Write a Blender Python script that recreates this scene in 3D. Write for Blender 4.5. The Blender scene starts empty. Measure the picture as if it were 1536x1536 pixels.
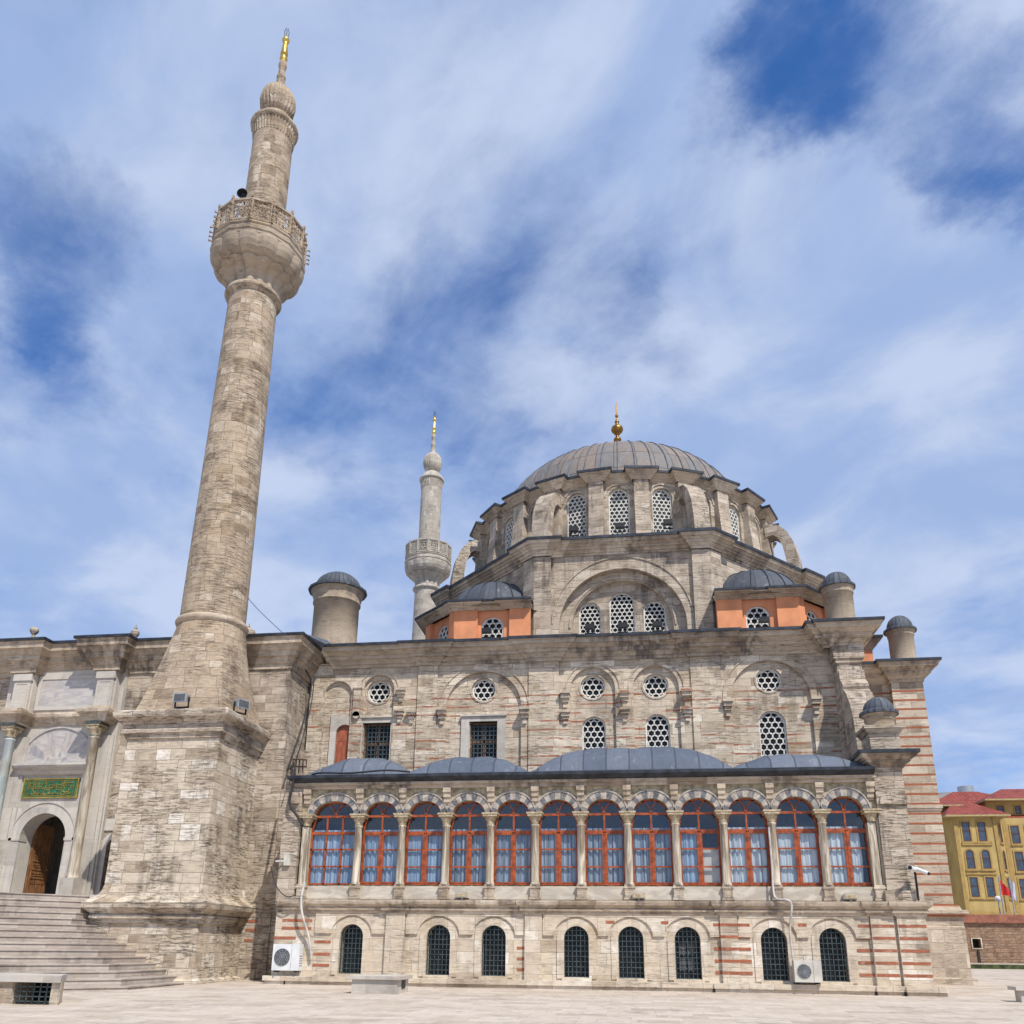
import bpy, math, random
from math import sin, cos, pi, radians, sqrt, atan2
from mathutils import Vector, Matrix
from mathutils.geometry import tessellate_polygon
random.seed(7)
SC = bpy.context.scene
COL = SC.collection
# ------------------------------------------------------------------ camera
def make_camera():
    th, ro, ps, f = radians(17.39), radians(0.68), radians(8.09), 1270.0
    fwd = Vector((-sin(ps)*cos(th), cos(ps)*cos(th), sin(th)))
    right = Vector((cos(ps), sin(ps), 0)); up = right.cross(fwd)
    r = right*cos(ro)+up*sin(ro); u = up*cos(ro)-right*sin(ro)
    cd = bpy.data.cameras.new('camera'); co = bpy.data.objects.new('camera', cd); COL.objects.link(co)
    m = Matrix((r, u, -fwd)).transposed().to_4x4(); m.translation = Vector((0, 0, 1.6))
    co.matrix_world = m
    cd.sensor_fit = 'HORIZONTAL'; cd.sensor_width = 36; cd.lens = 36*f/1536
    cd.shift_y = (1024-768)/1536.0        # the photo is the upper part of a taller frame
    cd.clip_start = 0.1; cd.clip_end = 5000
    SC.camera = co
make_camera()
# ------------------------------------------------------------------ light
SUN = Vector((0.37, -0.50, 0.78)).normalized()
EL = math.asin(SUN.z); AZ = atan2(SUN.x, SUN.y)
SC.view_settings.view_transform = 'Standard'; SC.view_settings.look = 'None'
SC.view_settings.exposure = 0.27; SC.view_settings.gamma = 1.0
sl = bpy.data.lights.new('sun', 'SUN'); sl.energy = 3.6; sl.angle = radians(0.6); sl.color = (1, .95, .87)
so = bpy.data.objects.new('sun', sl); COL.objects.link(so)
so.rotation_euler = (-SUN).to_track_quat('-Z', 'Y').to_euler(); so.location = (20, -20, 60)

class NT:
    def __init__(s, tree): s.t = tree; s.n = tree.nodes; s.l = tree.links
    def node(s, typ, **kw):
        n = s.n.new(typ)
        for k, v in kw.items():
            if k.startswith('i_'): n.inputs[k[2:].replace('_', ' ')].default_value = v
            else: setattr(n, k, v)
        return n
    def link(s, a, b): s.l.new(a, b)
    def math(s, op, a, b=None, clamp=False, c=None):
        n = s.n.new('ShaderNodeMath'); n.operation = op; n.use_clamp = clamp
        for i, v in enumerate((a, b, c)):
            if v is None: continue
            if isinstance(v, (int, float)): n.inputs[i].default_value = v
            else: s.l.new(v, n.inputs[i])
        return n.outputs[0]
    def mix(s, fac, a, b, mode='MIX'):
        n = s.n.new('ShaderNodeMix'); n.data_type = 'RGBA'; n.blend_type = mode
        for k, v in ((0, fac), (6, a), (7, b)):
            if isinstance(v, (int, float)): n.inputs[k].default_value = v
            elif isinstance(v, tuple): n.inputs[k].default_value = v if len(v) == 4 else (*v, 1)
            else: s.l.new(v, n.inputs[k])
        return n.outputs[2]
    def noise(s, vec, scale, detail=5, rough=.55, dist=0):
        n = s.n.new('ShaderNodeTexNoise'); n.inputs['Scale'].default_value = scale
        n.inputs['Detail'].default_value = detail; n.inputs['Roughness'].default_value = rough
        n.inputs['Distortion'].default_value = dist
        if vec is not None: s.l.new(vec, n.inputs['Vector'])
        return n.outputs['Fac']
    def ramp(s, fac, stops, interp='LINEAR'):
        n = s.n.new('ShaderNodeValToRGB'); cr = n.color_ramp; cr.interpolation = interp
        while len(cr.elements) < len(stops): cr.elements.new(.5)
        for e, (p, c) in zip(cr.elements, stops):
            e.position = p; e.color = (c, c, c, 1) if isinstance(c, (int, float)) else (*c, 1)
        s.l.new(fac, n.inputs[0]); return n.outputs[0]
    def rng(s, v, a, b, c=0., d=1.):
        n = s.n.new('ShaderNodeMapRange'); n.interpolation_type = 'SMOOTHSTEP'
        for i, x in enumerate((v, a, b, c, d)):
            if isinstance(x, (int, float)): n.inputs[i].default_value = x
            else: s.l.new(x, n.inputs[i])
        return n.outputs[0]
    def map(s, vec, scale, loc=(0, 0, 0)):
        n = s.n.new('ShaderNodeMapping'); n.inputs['Scale'].default_value = scale
        n.inputs['Location'].default_value = loc; s.l.new(vec, n.inputs[0]); return n.outputs[0]

def make_world():
    w = bpy.data.worlds.new('World'); SC.world = w; w.use_nodes = True
    t = NT(w.node_tree); t.n.clear()
    out = t.node('ShaderNodeOutputWorld'); bg = t.node('ShaderNodeBackground')
    sky = t.node('ShaderNodeTexSky', sky_type='NISHITA', sun_disc=False)
    sky.sun_elevation = EL; sky.sun_rotation = AZ; sky.air_density = 1.0; sky.dust_density = .6; sky.ozone_density = 2.2
    tc = t.node('ShaderNodeTexCoord')
    sep = t.node('ShaderNodeSeparateXYZ'); t.link(tc.outputs['Generated'], sep.inputs[0])
    zc = t.math('MAXIMUM', sep.outputs[2], .0)
    zz = t.math('ADD', zc, .22)
    px = t.math('DIVIDE', sep.outputs[0], zz); py = t.math('DIVIDE', sep.outputs[1], zz)
    cmb = t.node('ShaderNodeCombineXYZ'); t.link(px, cmb.inputs[0]); t.link(py, cmb.inputs[1])
    P = cmb.outputs[0]
    rt = t.node('ShaderNodeVectorRotate', rotation_type='Z_AXIS'); rt.inputs['Angle'].default_value = radians(38); t.link(P, rt.inputs['Vector']); P = rt.outputs[0]
    v1 = t.map(P, (.9, 1.35, 1), (3.1, 1.7, 0))
    n1 = t.noise(v1, 1.9, 7, .58, .35)
    v2 = t.map(P, (1.0, 1.35, 1), (7.3, 4.2, 0))
    n2 = t.noise(v2, 6.5, 9, .62, .25)
    s = t.math('ADD', t.math('MULTIPLY', n1, .62), t.math('MULTIPLY', n2, .38))
    # clear-sky gaps where the photograph shows them (centres given as sky directions)
    wn = t.node('ShaderNodeTexNoise'); wn.inputs['Scale'].default_value = 3.4; wn.inputs['Detail'].default_value = 7; wn.inputs['Roughness'].default_value = .62; t.link(P, wn.inputs['Vector'])
    wv = t.node('ShaderNodeVectorMath', operation='MULTIPLY_ADD'); t.link(wn.outputs['Color'], wv.inputs[0]); wv.inputs[1].default_value = (.26, .26, .26); t.link(tc.outputs['Generated'], wv.inputs[2])
    wo = t.node('ShaderNodeVectorMath', operation='SUBTRACT'); t.link(wv.outputs[0], wo.inputs[0]); wo.inputs[1].default_value = (.13, .13, .13)
    wz = t.node('ShaderNodeVectorMath', operation='NORMALIZE'); t.link(wo.outputs[0], wz.inputs[0])
    def gap(d, r, amt):
        n = t.node('ShaderNodeVectorMath', operation='DOT_PRODUCT'); n.inputs[1].default_value = Vector(d).normalized()
        t.link(wz.outputs[0], n.inputs[0])
        return t.rng(n.outputs['Value'], cos(radians(r*1.1)), 1., 0., amt*.56)
    for g in GAPS: s = t.math('SUBTRACT', s, gap(*g))
    cover = t.rng(s, .13, .57)
    shade = t.noise(t.map(P, (1, 1, 1), (1.3, 9.2, 0)), 3.2, 6, .55, .4)
    dens = t.rng(shade, .36, .66)
    ccol = t.mix(dens, (2.7, 3.65, 5.8, 1), (4.4, 5.1, 6.6, 1))
    hz = t.rng(zc, .0, .45, 1., 0.)
    skc = t.mix(1.0, sky.outputs[0], (.40, .78, 1.25, 1), 'MULTIPLY')
    cov2 = t.math('MAXIMUM', t.math('MULTIPLY', cover, .93), t.math('MULTIPLY', hz, .22))
    col = t.mix(cov2, skc, ccol)
    t.link(col, bg.inputs['Color']); bg.inputs['Strength'].default_value = .112
    t.link(bg.outputs[0], out.inputs[0])
# (direction, radius in degrees, depth)
GAPS = [((.32, .79, .52), 16, -.22), ((.22, .84, .50), 10, -.15), ((-.48, .73, .40), 10, -.15), ((.0, .60, .80), 9, -.12), ((0.181, 0.577, 0.797), 6, 0.34), ((0.146, 0.609, 0.780), 5, 0.26), ((0.111, 0.629, 0.769), 4, 0.14), ((0.277, 0.583, 0.763), 6, 0.18), ((0.355, 0.607, 0.711), 7, 0.34), ((0.350, 0.653, 0.672), 5, 0.26), ((0.319, 0.687, 0.653), 4, 0.22), ((-0.521, 0.593, 0.614), 5, 0.3), ((-0.562, 0.632, 0.534), 5, 0.12), ((-0.524, 0.693, 0.495), 4.5, 0.18), ((-0.348, 0.767, 0.538), 5, 0.2), ((-0.293, 0.748, 0.596), 5, 0.12), ((-0.037, 0.738, 0.674), 6, 0.17), ((0.004, 0.771, 0.637), 4, 0.12), ((-0.209, 0.773, 0.599), 8, 0.12), ((0.082, 0.807, 0.585), 4, 0.18), ((0.175, 0.747, 0.641), 5, 0.12), ((-0.056, 0.644, 0.763), 5, 0.09), ((-0.142, 0.823, 0.550), 4, 0.1), ((0.379, 0.846, 0.375), 6, 0.1), ((0.228, 0.653, 0.722), 4, 0.1), ((-0.157, 0.722, 0.674), 5, 0.1)]
make_world()
# ------------------------------------------------------------------ materials
MATS = {}
def newmat(name):
    m = bpy.data.materials.new(name); m.use_nodes = True; MATS[name] = m
    t = NT(m.node_tree); b = t.n['Principled BSDF']; return m, t, b
def coords(t):
    tc = t.node('ShaderNodeTexCoord'); return tc.outputs['UV'], tc.outputs['Object']
def stone(name, stops, bw=.85, rh=.33, joint=.6, streak=.55, dirt=.45, band=None, bump=.5, squash=.75, grain=.12, big=.35, seed=0.0, sw=.35, spec=.25, vary=True):
    m, t, b = newmat(name); uv, ob = coords(t)
    nd = t.node('ShaderNodeTexNoise'); nd.inputs['Scale'].default_value = 1.3; t.link(ob, nd.inputs['Vector'])
    off = t.node('ShaderNodeVectorMath', operation='MULTIPLY_ADD')
    t.link(nd.outputs['Color'], off.inputs[0]); off.inputs[1].default_value = (.05, .035, 0); t.link(uv, off.inputs[2])
    br = t.node('ShaderNodeTexBrick', offset=.5, offset_frequency=2, squash=squash, squash_frequency=3)
    su = t.node('ShaderNodeSeparateXYZ'); t.link(t.map(off.outputs[0], (1, 1, 1), (seed, seed*.7 if vary else 0, 0)), su.inputs[0]); U, V = su.outputs[0], su.outputs[1]
    if vary:      # courses of uneven height, blocks of uneven length
        V = t.math('ADD', V, t.math('ADD', t.math('MULTIPLY', t.math('SINE', t.math('MULTIPLY', V, 2.1)), .11), t.math('MULTIPLY', t.math('SINE', t.math('MULTIPLY', V, 5.3)), .055)))
        row = t.math('FLOOR', t.math('DIVIDE', V, rh))
        U = t.math('ADD', U, t.math('MULTIPLY', t.math('SINE', t.math('ADD', t.math('MULTIPLY', U, 1.7), t.math('MULTIPLY', row, 2.4))), .24))
    cu = t.node('ShaderNodeCombineXYZ'); t.link(U, cu.inputs[0]); t.link(V, cu.inputs[1]); t.link(cu.outputs[0], br.inputs['Vector'])
    for k, v in (('Scale', 1), ('Brick Width', bw), ('Row Height', rh), ('Mortar Size', .011), ('Mortar Smooth', .5), ('Bias', 0)):
        br.inputs[k].default_value = v
    br.inputs['Color1'].default_value = (0, 0, 0, 1); br.inputs['Color2'].default_value = (1, 1, 1, 1); br.inputs['Mortar'].default_value = (.5, .5, .5, 1)
    lo = t.map(ob, (1, 1, 1), (seed*3.1, seed, seed*1.7))
    nbig = t.noise(lo, .45, 6, .6)
    nmid = t.noise(lo, 2.2, 5, .6)
    k = t.math('ADD', t.math('MULTIPLY', br.outputs['Color'], .72), t.math('MULTIPLY', nmid, .7))
    k = t.math('ADD', k, -.20)
    c = t.ramp(k, [(i/(len(stops)-1)*.8+.1, s) for i, s in enumerate(stops)])
    # horizontal erosion veins of the shelly limestone
    st = t.noise(t.map(lo, (1.1, 1.1, 9.0)), 2.3, 8, .72, .3)
    stm = t.rng(st, .50, .66)
    pit = t.noise(t.map(lo, (1, 1, 2.2)), 7, 8, .8)
    pm = t.rng(pit, .56, .70)
    area = t.rng(t.noise(lo, .9, 4, .5), .36, .62)
    wear = t.math('MULTIPLY', t.math('MAXIMUM', stm, t.math('MULTIPLY', pm, .8)), t.math('MULTIPLY_ADD', area, .75, False, .25) if False else t.math('ADD', t.math('MULTIPLY', area, .75), .25))
    c = t.mix(t.math('MULTIPLY', wear, streak), c, (.125, .092, .065, 1))
    hi = t.rng(t.noise(t.map(lo, (1.4, 1.4, 7)), 3.1, 7, .7), .56, .70)
    c = t.mix(t.math('MULTIPLY', hi, .62), c, (.76, .68, .56, 1))
    # soot and water staining, running down
    vs = t.noise(t.map(lo, (3.2, 3.2, .35)), 1.0, 5, .6)
    dm = t.math('MULTIPLY', t.rng(nbig, .46, .66), t.rng(vs, .40, .62))
    c = t.mix(t.math('MULTIPLY', dm, dirt), c, (.12, .10, .085, 1))
    # warm ochre patches
    om = t.rng(t.noise(t.map(lo, (1, 1, 1), (9, 3, 5)), .8, 6, .6), .55, .72)
    c = t.mix(t.math('MULTIPLY', om, big), c, (.40, .27, .14, 1))
    if band:
        P, th, z0, lo_z, hi_z, thr = band
        sp = t.node('ShaderNodeSeparateXYZ'); t.link(ob, sp.inputs[0])
        zn = t.math('ADD', sp.outputs[2], t.math('MULTIPLY', t.math('SUBTRACT', nmid, .5), .03))
        fr = t.math('FRACT', t.math('DIVIDE', t.math('SUBTRACT', zn, z0), P))
        bm = t.math('LESS_THAN', fr, th/P)
        bm = t.math('MULTIPLY', bm, t.math('MULTIPLY', t.math('GREATER_THAN', sp.outputs[2], lo_z), t.math('LESS_THAN', sp.outputs[2], hi_z)))
        if thr > 0:
            pn = t.noise(t.map(ob, (.55, .55, 1.9), (2, 1, 4)), 1.0, 3, .5)
            bm = t.math('MULTIPLY', bm, t.rng(pn, thr, thr+.05)); bm = t.math('MULTIPLY', bm, t.math('ADD', t.math('MULTIPLY', t.rng(nmid, .35, .6), .6), .4))
        rc = t.mix(nmid, (.24, .075, .04, 1), (.42, .15, .08, 1))
        rc = t.mix(t.math('MULTIPLY', wear, .5), rc, (.40, .33, .26, 1))
        c = t.mix(bm, c, rc)
    jn = t.math('MULTIPLY', br.outputs['Fac'], t.math('ADD', t.math('MULTIPLY', nmid, 1.1), .1))
    c = t.mix(t.math('MULTIPLY', jn, joint, clamp=True), c, (.13, .105, .08, 1))
    fine = t.noise(ob, 38, 4, .7)
    v = t.math('ADD', t.math('MULTIPLY', fine, 2*grain), 1-grain)
    c = t.mix(1., c, v, 'MULTIPLY')
    t.link(c, b.inputs['Base Color']); b.inputs['Roughness'].default_value = .9; b.inputs['Specular IOR Level'].default_value = spec
    h = t.math('SUBTRACT', t.math('MULTIPLY', fine, .25), t.math('MULTIPLY', wear, .75))
    h = t.math('SUBTRACT', h, t.math('MULTIPLY', br.outputs['Fac'], .7))
    bp = t.node('ShaderNodeBump'); bp.inputs['Strength'].default_value = bump; bp.inputs['Distance'].default_value = .04
    t.link(h, bp.inputs['Height']); t.link(bp.outputs[0], b.inputs['Normal'])
    return m
WARM = [(.29, .22, .155), (.44, .352, .262), (.55, .452, .342), (.47, .38, .288), (.68, .585, .465)]
GREY = [(.29, .232, .178), (.43, .352, .272), (.53, .442, .345), (.47, .388, .305), (.64, .555, .45)]
PALE = [(.36, .285, .21), (.53, .44, .335), (.63, .54, .425), (.51, .42, .325), (.76, .69, .59)]
HALL = [(.35, .272, .19), (.52, .428, .322), (.63, .535, .415), (.53, .435, .33), (.76, .675, .545)]
stone('stone_hall', HALL, .95, .34, band=(.38, .075, .10, 8.4, 12.1, .47), streak=.8, dirt=.45, bump=.7)
stone('stone_plain', WARM, .9, .34, streak=.62, dirt=.5, seed=3.3)
stone('stone_upper', GREY, .95, .36, streak=.75, dirt=.75, bump=.7, seed=5.1, big=.25)
stone('stone_rough', GREY, .8, .36, streak=.9, dirt=.8, bump=1.0, seed=1.7, joint=.55, big=.25)
stone('stone_minaret', [(.25, .185, .125), (.39, .30, .212), (.49, .385, .275), (.41, .315, .225), (.62, .52, .40)], .75, .42, streak=.85, dirt=.5, bump=.9, seed=8.3, joint=.6, big=.3)
stone('stone_base', [(.34, .265, .19), (.53, .435, .325), (.66, .565, .44), (.51, .415, .315), (.82, .75, .65)], .8, .42, streak=.85, dirt=.55, bump=1.0, seed=6.1, joint=.6, big=.2)
stone('stone_basement', [(.39, .31, .225), (.57, .475, .36), (.67, .575, .45), (.55, .455, .345), (.80, .73, .62)], .9, .42, streak=.5, dirt=.5, bump=.5, seed=2.1, joint=.55, big=.45)
stone('stone_tower', GREY, .9, .42, streak=.6, dirt=.35, seed=4.4, band=(.425, .095, .05, 2.9, 13.0, 0))
stone('stone_mould', WARM, 1.4, 3.0, streak=.75, dirt=.85, seed=9.2, joint=.4, big=.2, vary=False)
stone('stone_farmin', [(.31, .27, .22), (.42, .37, .305), (.50, .445, .37), (.38, .335, .275), (.58, .525, .445)], .7, .42, streak=.35, dirt=.25, bump=.3, seed=7.7, joint=.4, big=.05)
stone('stone_render', [(.30, .24, .18), (.40, .32, .235), (.47, .385, .29)], 3, 3, streak=.6, dirt=.6, joint=0, seed=2.9, bump=.5)
stone('stone_steps', [(.30, .255, .215), (.42, .36, .31), (.50, .44, .38), (.38, .32, .275), (.46, .385, .33)], 1.3, .2047, streak=.35, dirt=.45, bump=.25, seed=0, joint=.45, squash=1, big=.12, vary=False)
stone('stone_paving', [(.43, .355, .285), (.53, .45, .37), (.59, .51, .43), (.50, .42, .34)], 1.1, .62, streak=.30, dirt=.32, bump=.15, seed=1.2, joint=.5, big=.2, grain=.08, vary=False)
stone('marble', [(.38, .345, .305), (.50, .46, .405), (.57, .525, .46), (.45, .42, .385)], 1.6, 1.2, streak=.22, dirt=.3, bump=.1, seed=5.5, joint=.25, big=.14, grain=.04, spec=.4)
stone('garden_stone', [(.22, .13, .085), (.32, .20, .13), (.38, .25, .165), (.27, .165, .11)], .42, .17, streak=.4, dirt=.3, bump=.8, seed=3.6, joint=1.0, big=.1)
stone('brick_red', [(.26, .085, .045), (.40, .14, .075), (.34, .11, .06)], .3, .5, streak=.4, dirt=.3, bump=.3, joint=.3, big=0)

def veined(name, c1, c2, sc=(1, 1, 1), s=2.0, rough=.45):
    m, t, b = newmat(name); uv, ob = coords(t)
    n = t.noise(t.map(ob, sc), s, 7, .65, 1.2)
    n2 = t.noise(ob, .9, 5, .6)
    c = t.mix(t.rng(n, .38, .64), (*c1, 1), (*c2, 1))
    c = t.mix(t.math('MULTIPLY', t.rng(n2, .5, .7), .35), c, (.46, .37, .25, 1))
    t.link(c, b.inputs['Base Color']); b.inputs['Roughness'].default_value = rough
    bp = t.node('ShaderNodeBump'); bp.inputs['Strength'].default_value = .1; bp.inputs['Distance'].default_value = .02
    t.link(n, bp.inputs['Height']); t.link(bp.outputs[0], b.inputs['Normal']); return m
veined('marble_panel', (.40, .37, .36), (.54, .505, .46), (1, 1, 3.5), 1.3)
veined('marble_diag', (.30, .28, .29), (.50, .46, .42), (2.2, 1, .8), 1.2)
veined('column_marble', (.24, .19, .13), (.62, .55, .44), (5, 5, .45), 1.2, .6)
veined('capital_stone', (.30, .22, .12), (.56, .47, .33), (2, 2, 4), 3, .7)
veined('parapet_stone', (.42, .37, .30), (.60, .54, .45), (.6, 1, 1.6), 1.6, .7)
veined('voussoir_dark', (.07, .07, .08), (.22, .215, .21), (1, 1, 1), 4, .6)
veined('voussoir_light', (.26, .23, .20), (.50, .44, .37), (1, 1, 1), 4, .7)
veined('grey_marble_col', (.34, .40, .40), (.60, .64, .62), (4, 4, .5), 1.4, .4)
def flat(name, col, rough=.6, metal=0, var=.15, scale=6, bump=0, spec=.5, vcol=None, vs=(1, 1, 1)):
    m, t, b = newmat(name); uv, ob = coords(t)
    n = t.noise(t.map(ob, vs), scale, 5, .6)
    dark = tuple(x*(1-var*1.6) for x in col) if vcol is None else vcol
    lite = tuple(min(1, x*(1+var)) for x in col)
    c = t.mix(t.rng(n, .32, .68), (*dark, 1), (*lite, 1))
    t.link(c, b.inputs['Base Color']); b.inputs['Roughness'].default_value = rough; b.inputs['Metallic'].default_value = metal
    b.inputs['Specular IOR Level'].default_value = spec
    if bump:
        bp = t.node('ShaderNodeBump'); bp.inputs['Strength'].default_value = bump; bp.inputs['Distance'].default_value = .02
        t.link(n, bp.inputs['Height']); t.link(bp.outputs[0], b.inputs['Normal'])
    return m
flat('lead', (.115, .135, .175), .5, .25, .3, 1.6, .15)
flat('lead_dark', (.035, .042, .055), .5, .2, .35, 2.5, .1)
def leadsheet(name, cols, bw, rh, seam=(.05, .06, .08)):
    m, t, b = newmat(name); uv, ob = coords(t)
    br = t.node('ShaderNodeTexBrick', offset=0.0); t.link(uv, br.inputs['Vector'])
    for k, v in (('Scale', 1), ('Brick Width', bw), ('Row Height', rh), ('Mortar Size', .026), ('Mortar Smooth', .4)): br.inputs[k].default_value = v
    br.inputs['Color1'].default_value = (0, 0, 0, 1); br.inputs['Color2'].default_value = (1, 1, 1, 1); br.inputs['Mortar'].default_value = (.5, .5, .5, 1)
    n = t.noise(ob, 1.7, 6, .65); n2 = t.noise(t.map(ob, (1, 1, .4)), 7, 4, .6)
    k = t.math('ADD', t.math('MULTIPLY', br.outputs['Color'], .7), t.math('MULTIPLY', n, .5))
    c = t.ramp(t.math('SUBTRACT', k, .1), [(i/(len(cols)-1), s) for i, s in enumerate(cols)])
    c = t.mix(1., c, t.math('ADD', t.math('MULTIPLY', n2, .5), .75), 'MULTIPLY')
    c = t.mix(t.math('MULTIPLY', br.outputs['Fac'], .85), c, (*seam, 1))
    b.inputs['Roughness'].default_value = .68; b.inputs['Metallic'].default_value = .0; b.inputs['Specular IOR Level'].default_value = .35
    ox = t.rng(t.noise(t.map(ob, (3, 3, .5), (5, 2, 1)), 1.3, 6, .65), .56, .70); c = t.mix(t.math('MULTIPLY', ox, .35), c, (.30, .31, .32, 1)); t.link(c, b.inputs['Base Color'])
    h = t.math('ADD', t.math('MULTIPLY', br.outputs['Fac'], 1.), t.math('MULTIPLY', n, .3))
    bp = t.node('ShaderNodeBump'); bp.inputs['Strength'].default_value = .8; bp.inputs['Distance'].default_value = .05
    t.link(h, bp.inputs['Height']); t.link(bp.outputs[0], b.inputs['Normal']); return m
leadsheet('lead_dome', [(.14, .14, .145), (.22, .18, .15), (.245, .195, .16), (.175, .168, .165), (.21, .175, .15)], 1.02, 1.35, (.08, .075, .075))
leadsheet('lead_roof', [(.07, .088, .125), (.10, .12, .16), (.135, .155, .195), (.085, .102, .14)], .82, .9)
leadsheet('lead_small', [(.055, .064, .08), (.075, .085, .105), (.095, .105, .13), (.065, .075, .095)], .7, 5)
leadsheet('lead_cap', [(.06, .07, .085), (.085, .097, .117), (.115, .128, .15)], .26, 5)
flat('plaster_white', (.70, .68, .62), .7, 0, .1, 5)
flat('frame_red', (.34, .072, .018), .45, 0, .3, 5)
flat('door_red', (.36, .10, .045), .5, 0, .2, 3, .2, vs=(6, 6, 1))
flat('wood_door', (.22, .105, .045), .45, 0, .35, 3, .2, vs=(5, 5, .7))
flat('iron', (.085, .115, .115), .5, .4, .3, 8)
flat('black_metal', (.02, .02, .022), .5, .3, .2, 8)
flat('painted_dark', (.012, .012, .014), .9)  # near-black colour that stands in for the shade inside openings
flat('interior_wall', (.13, .14, .145), .9)
flat('orange_render', (.72, .295, .14), .85, 0, .08, 1.3, .25, vcol=(.62, .245, .115), vs=(1.2, 1.2, .9))
flat('orange_shade', (.56, .20, .09), .85, 0, .14, 2, .1, vcol=(.42, .14, .06))
flat('gold', (.85, .50, .10), .28, 1., .2, 3)
flat('gold_old', (.30, .16, .04), .45, 1., .3, 3)
flat('ac_white', (.72, .73, .72), .45, 0, .06, 3)
flat('ac_beige', (.56, .53, .46), .5, 0, .1, 3)
flat('fan_grey', (.10, .105, .11), .5, .2)
flat('cable', (.025, .025, .028), .6)
flat('conduit', (.55, .52, .48), .6, 0, .2, 3)
flat('sign_green', (.02, .13, .06), .45, 0, .2, 6)
flat('olive_spandrel', (.42, .355, .23), .85, 0, .3, 5, .3)
flat('yellow_wall', (.46, .335, .125), .85, 0, .12, .8, vcol=(.37, .265, .10), vs=(1, 1, .4))
flat('yellow_trim', (.38, .25, .08), .8, 0, .1, 2)
leadsheet('roof_tile', [(.20, .035, .025), (.30, .06, .035), (.24, .045, .03), (.15, .03, .025)], .45, .6, (.07, .02, .018))
flat('eave_wood', (.42, .33, .16), .8)
flat('brown_frame', (.10, .04, .025), .5)
flat('coping', (.30, .115, .075), .85, 0, .2, 2, .2)
flat('old_wall', (.30, .29, .29), .9, 0, .15, 1)
flat('grass', (.055, .075, .022), .9, 0, .4, 3, .5)
flat('flag_red', (.62, .02, .02), .7)
flat('flag_white', (.55, .55, .66), .7)
flat('steel', (.45, .46, .47), .4, .6)
flat('lamp_glass', (.25, .30, .36), .15, .3)
flat('reflect_glass', (.05, .07, .10), .08, 0, .2, 2, spec=.9)
flat('paper', (.62, .62, .58), .8)
def curtain_mat(name, c0, c1):
    m, t, b = newmat(name); uv, ob = coords(t)
    n = t.noise(t.map(ob, (9, 2, .10)), 1.6, 4, .6); n2 = t.noise(t.map(ob, (1, 1, .2)), 1.1, 2)
    c = t.mix(t.rng(n, .34, .66), (*c0, 1), (*c1, 1))
    c = t.mix(t.math('MULTIPLY', t.rng(n2, .45, .6), .35), c, tuple((a+b_)/2.6 for a, b_ in zip(c0, c1)))
    t.link(c, b.inputs['Base Color']); b.inputs['Roughness'].default_value = .9
for q in (('curtain_blue', (.12, .19, .29), (.34, .45, .58)), ('curtain_striped', (.04, .06, .085), (.36, .43, .52)), ('curtain_pale', (.30, .37, .43), (.66, .72, .75))): curtain_mat(*q)
def glass_mat():
    m, t, b = newmat('glass'); t.n.remove(b)
    out = t.n['Material Output']; tr = t.node('ShaderNodeBsdfTransparent'); tr.inputs[0].default_value = (.95, .97, .98, 1)
    gl = t.node('ShaderNodeBsdfGlossy'); gl.inputs['Roughness'].default_value = .02; gl.inputs[0].default_value = (.9, .95, 1, 1)
    fr = t.node('ShaderNodeLayerWeight'); fr.inputs[0].default_value = .5
    f = t.math('ADD', t.math('MULTIPLY', t.math('POWER', fr.outputs['Facing'], 3.0), .6), .09)
    mx = t.node('ShaderNodeMixShader'); t.link(f, mx.inputs[0]); t.link(tr.outputs[0], mx.inputs[1]); t.link(gl.outputs[0], mx.inputs[2])
    t.link(mx.outputs[0], out.inputs[0])
glass_mat()
def darkglass():
    m, t, b = newmat('dark_glass'); b.inputs['Base Color'].default_value = (.018, .021, .026, 1)
    b.inputs['Roughness'].default_value = .25; b.inputs['Specular IOR Level'].default_value = .25
    m, t, b = newmat('grey_glass'); b.inputs['Base Color'].default_value = (.10, .115, .125, 1)  # drum panes: sky reflection put into a lighter grey base colour
    b.inputs['Roughness'].default_value = .2; b.inputs['Specular IOR Level'].default_value = .6
darkglass()
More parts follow.
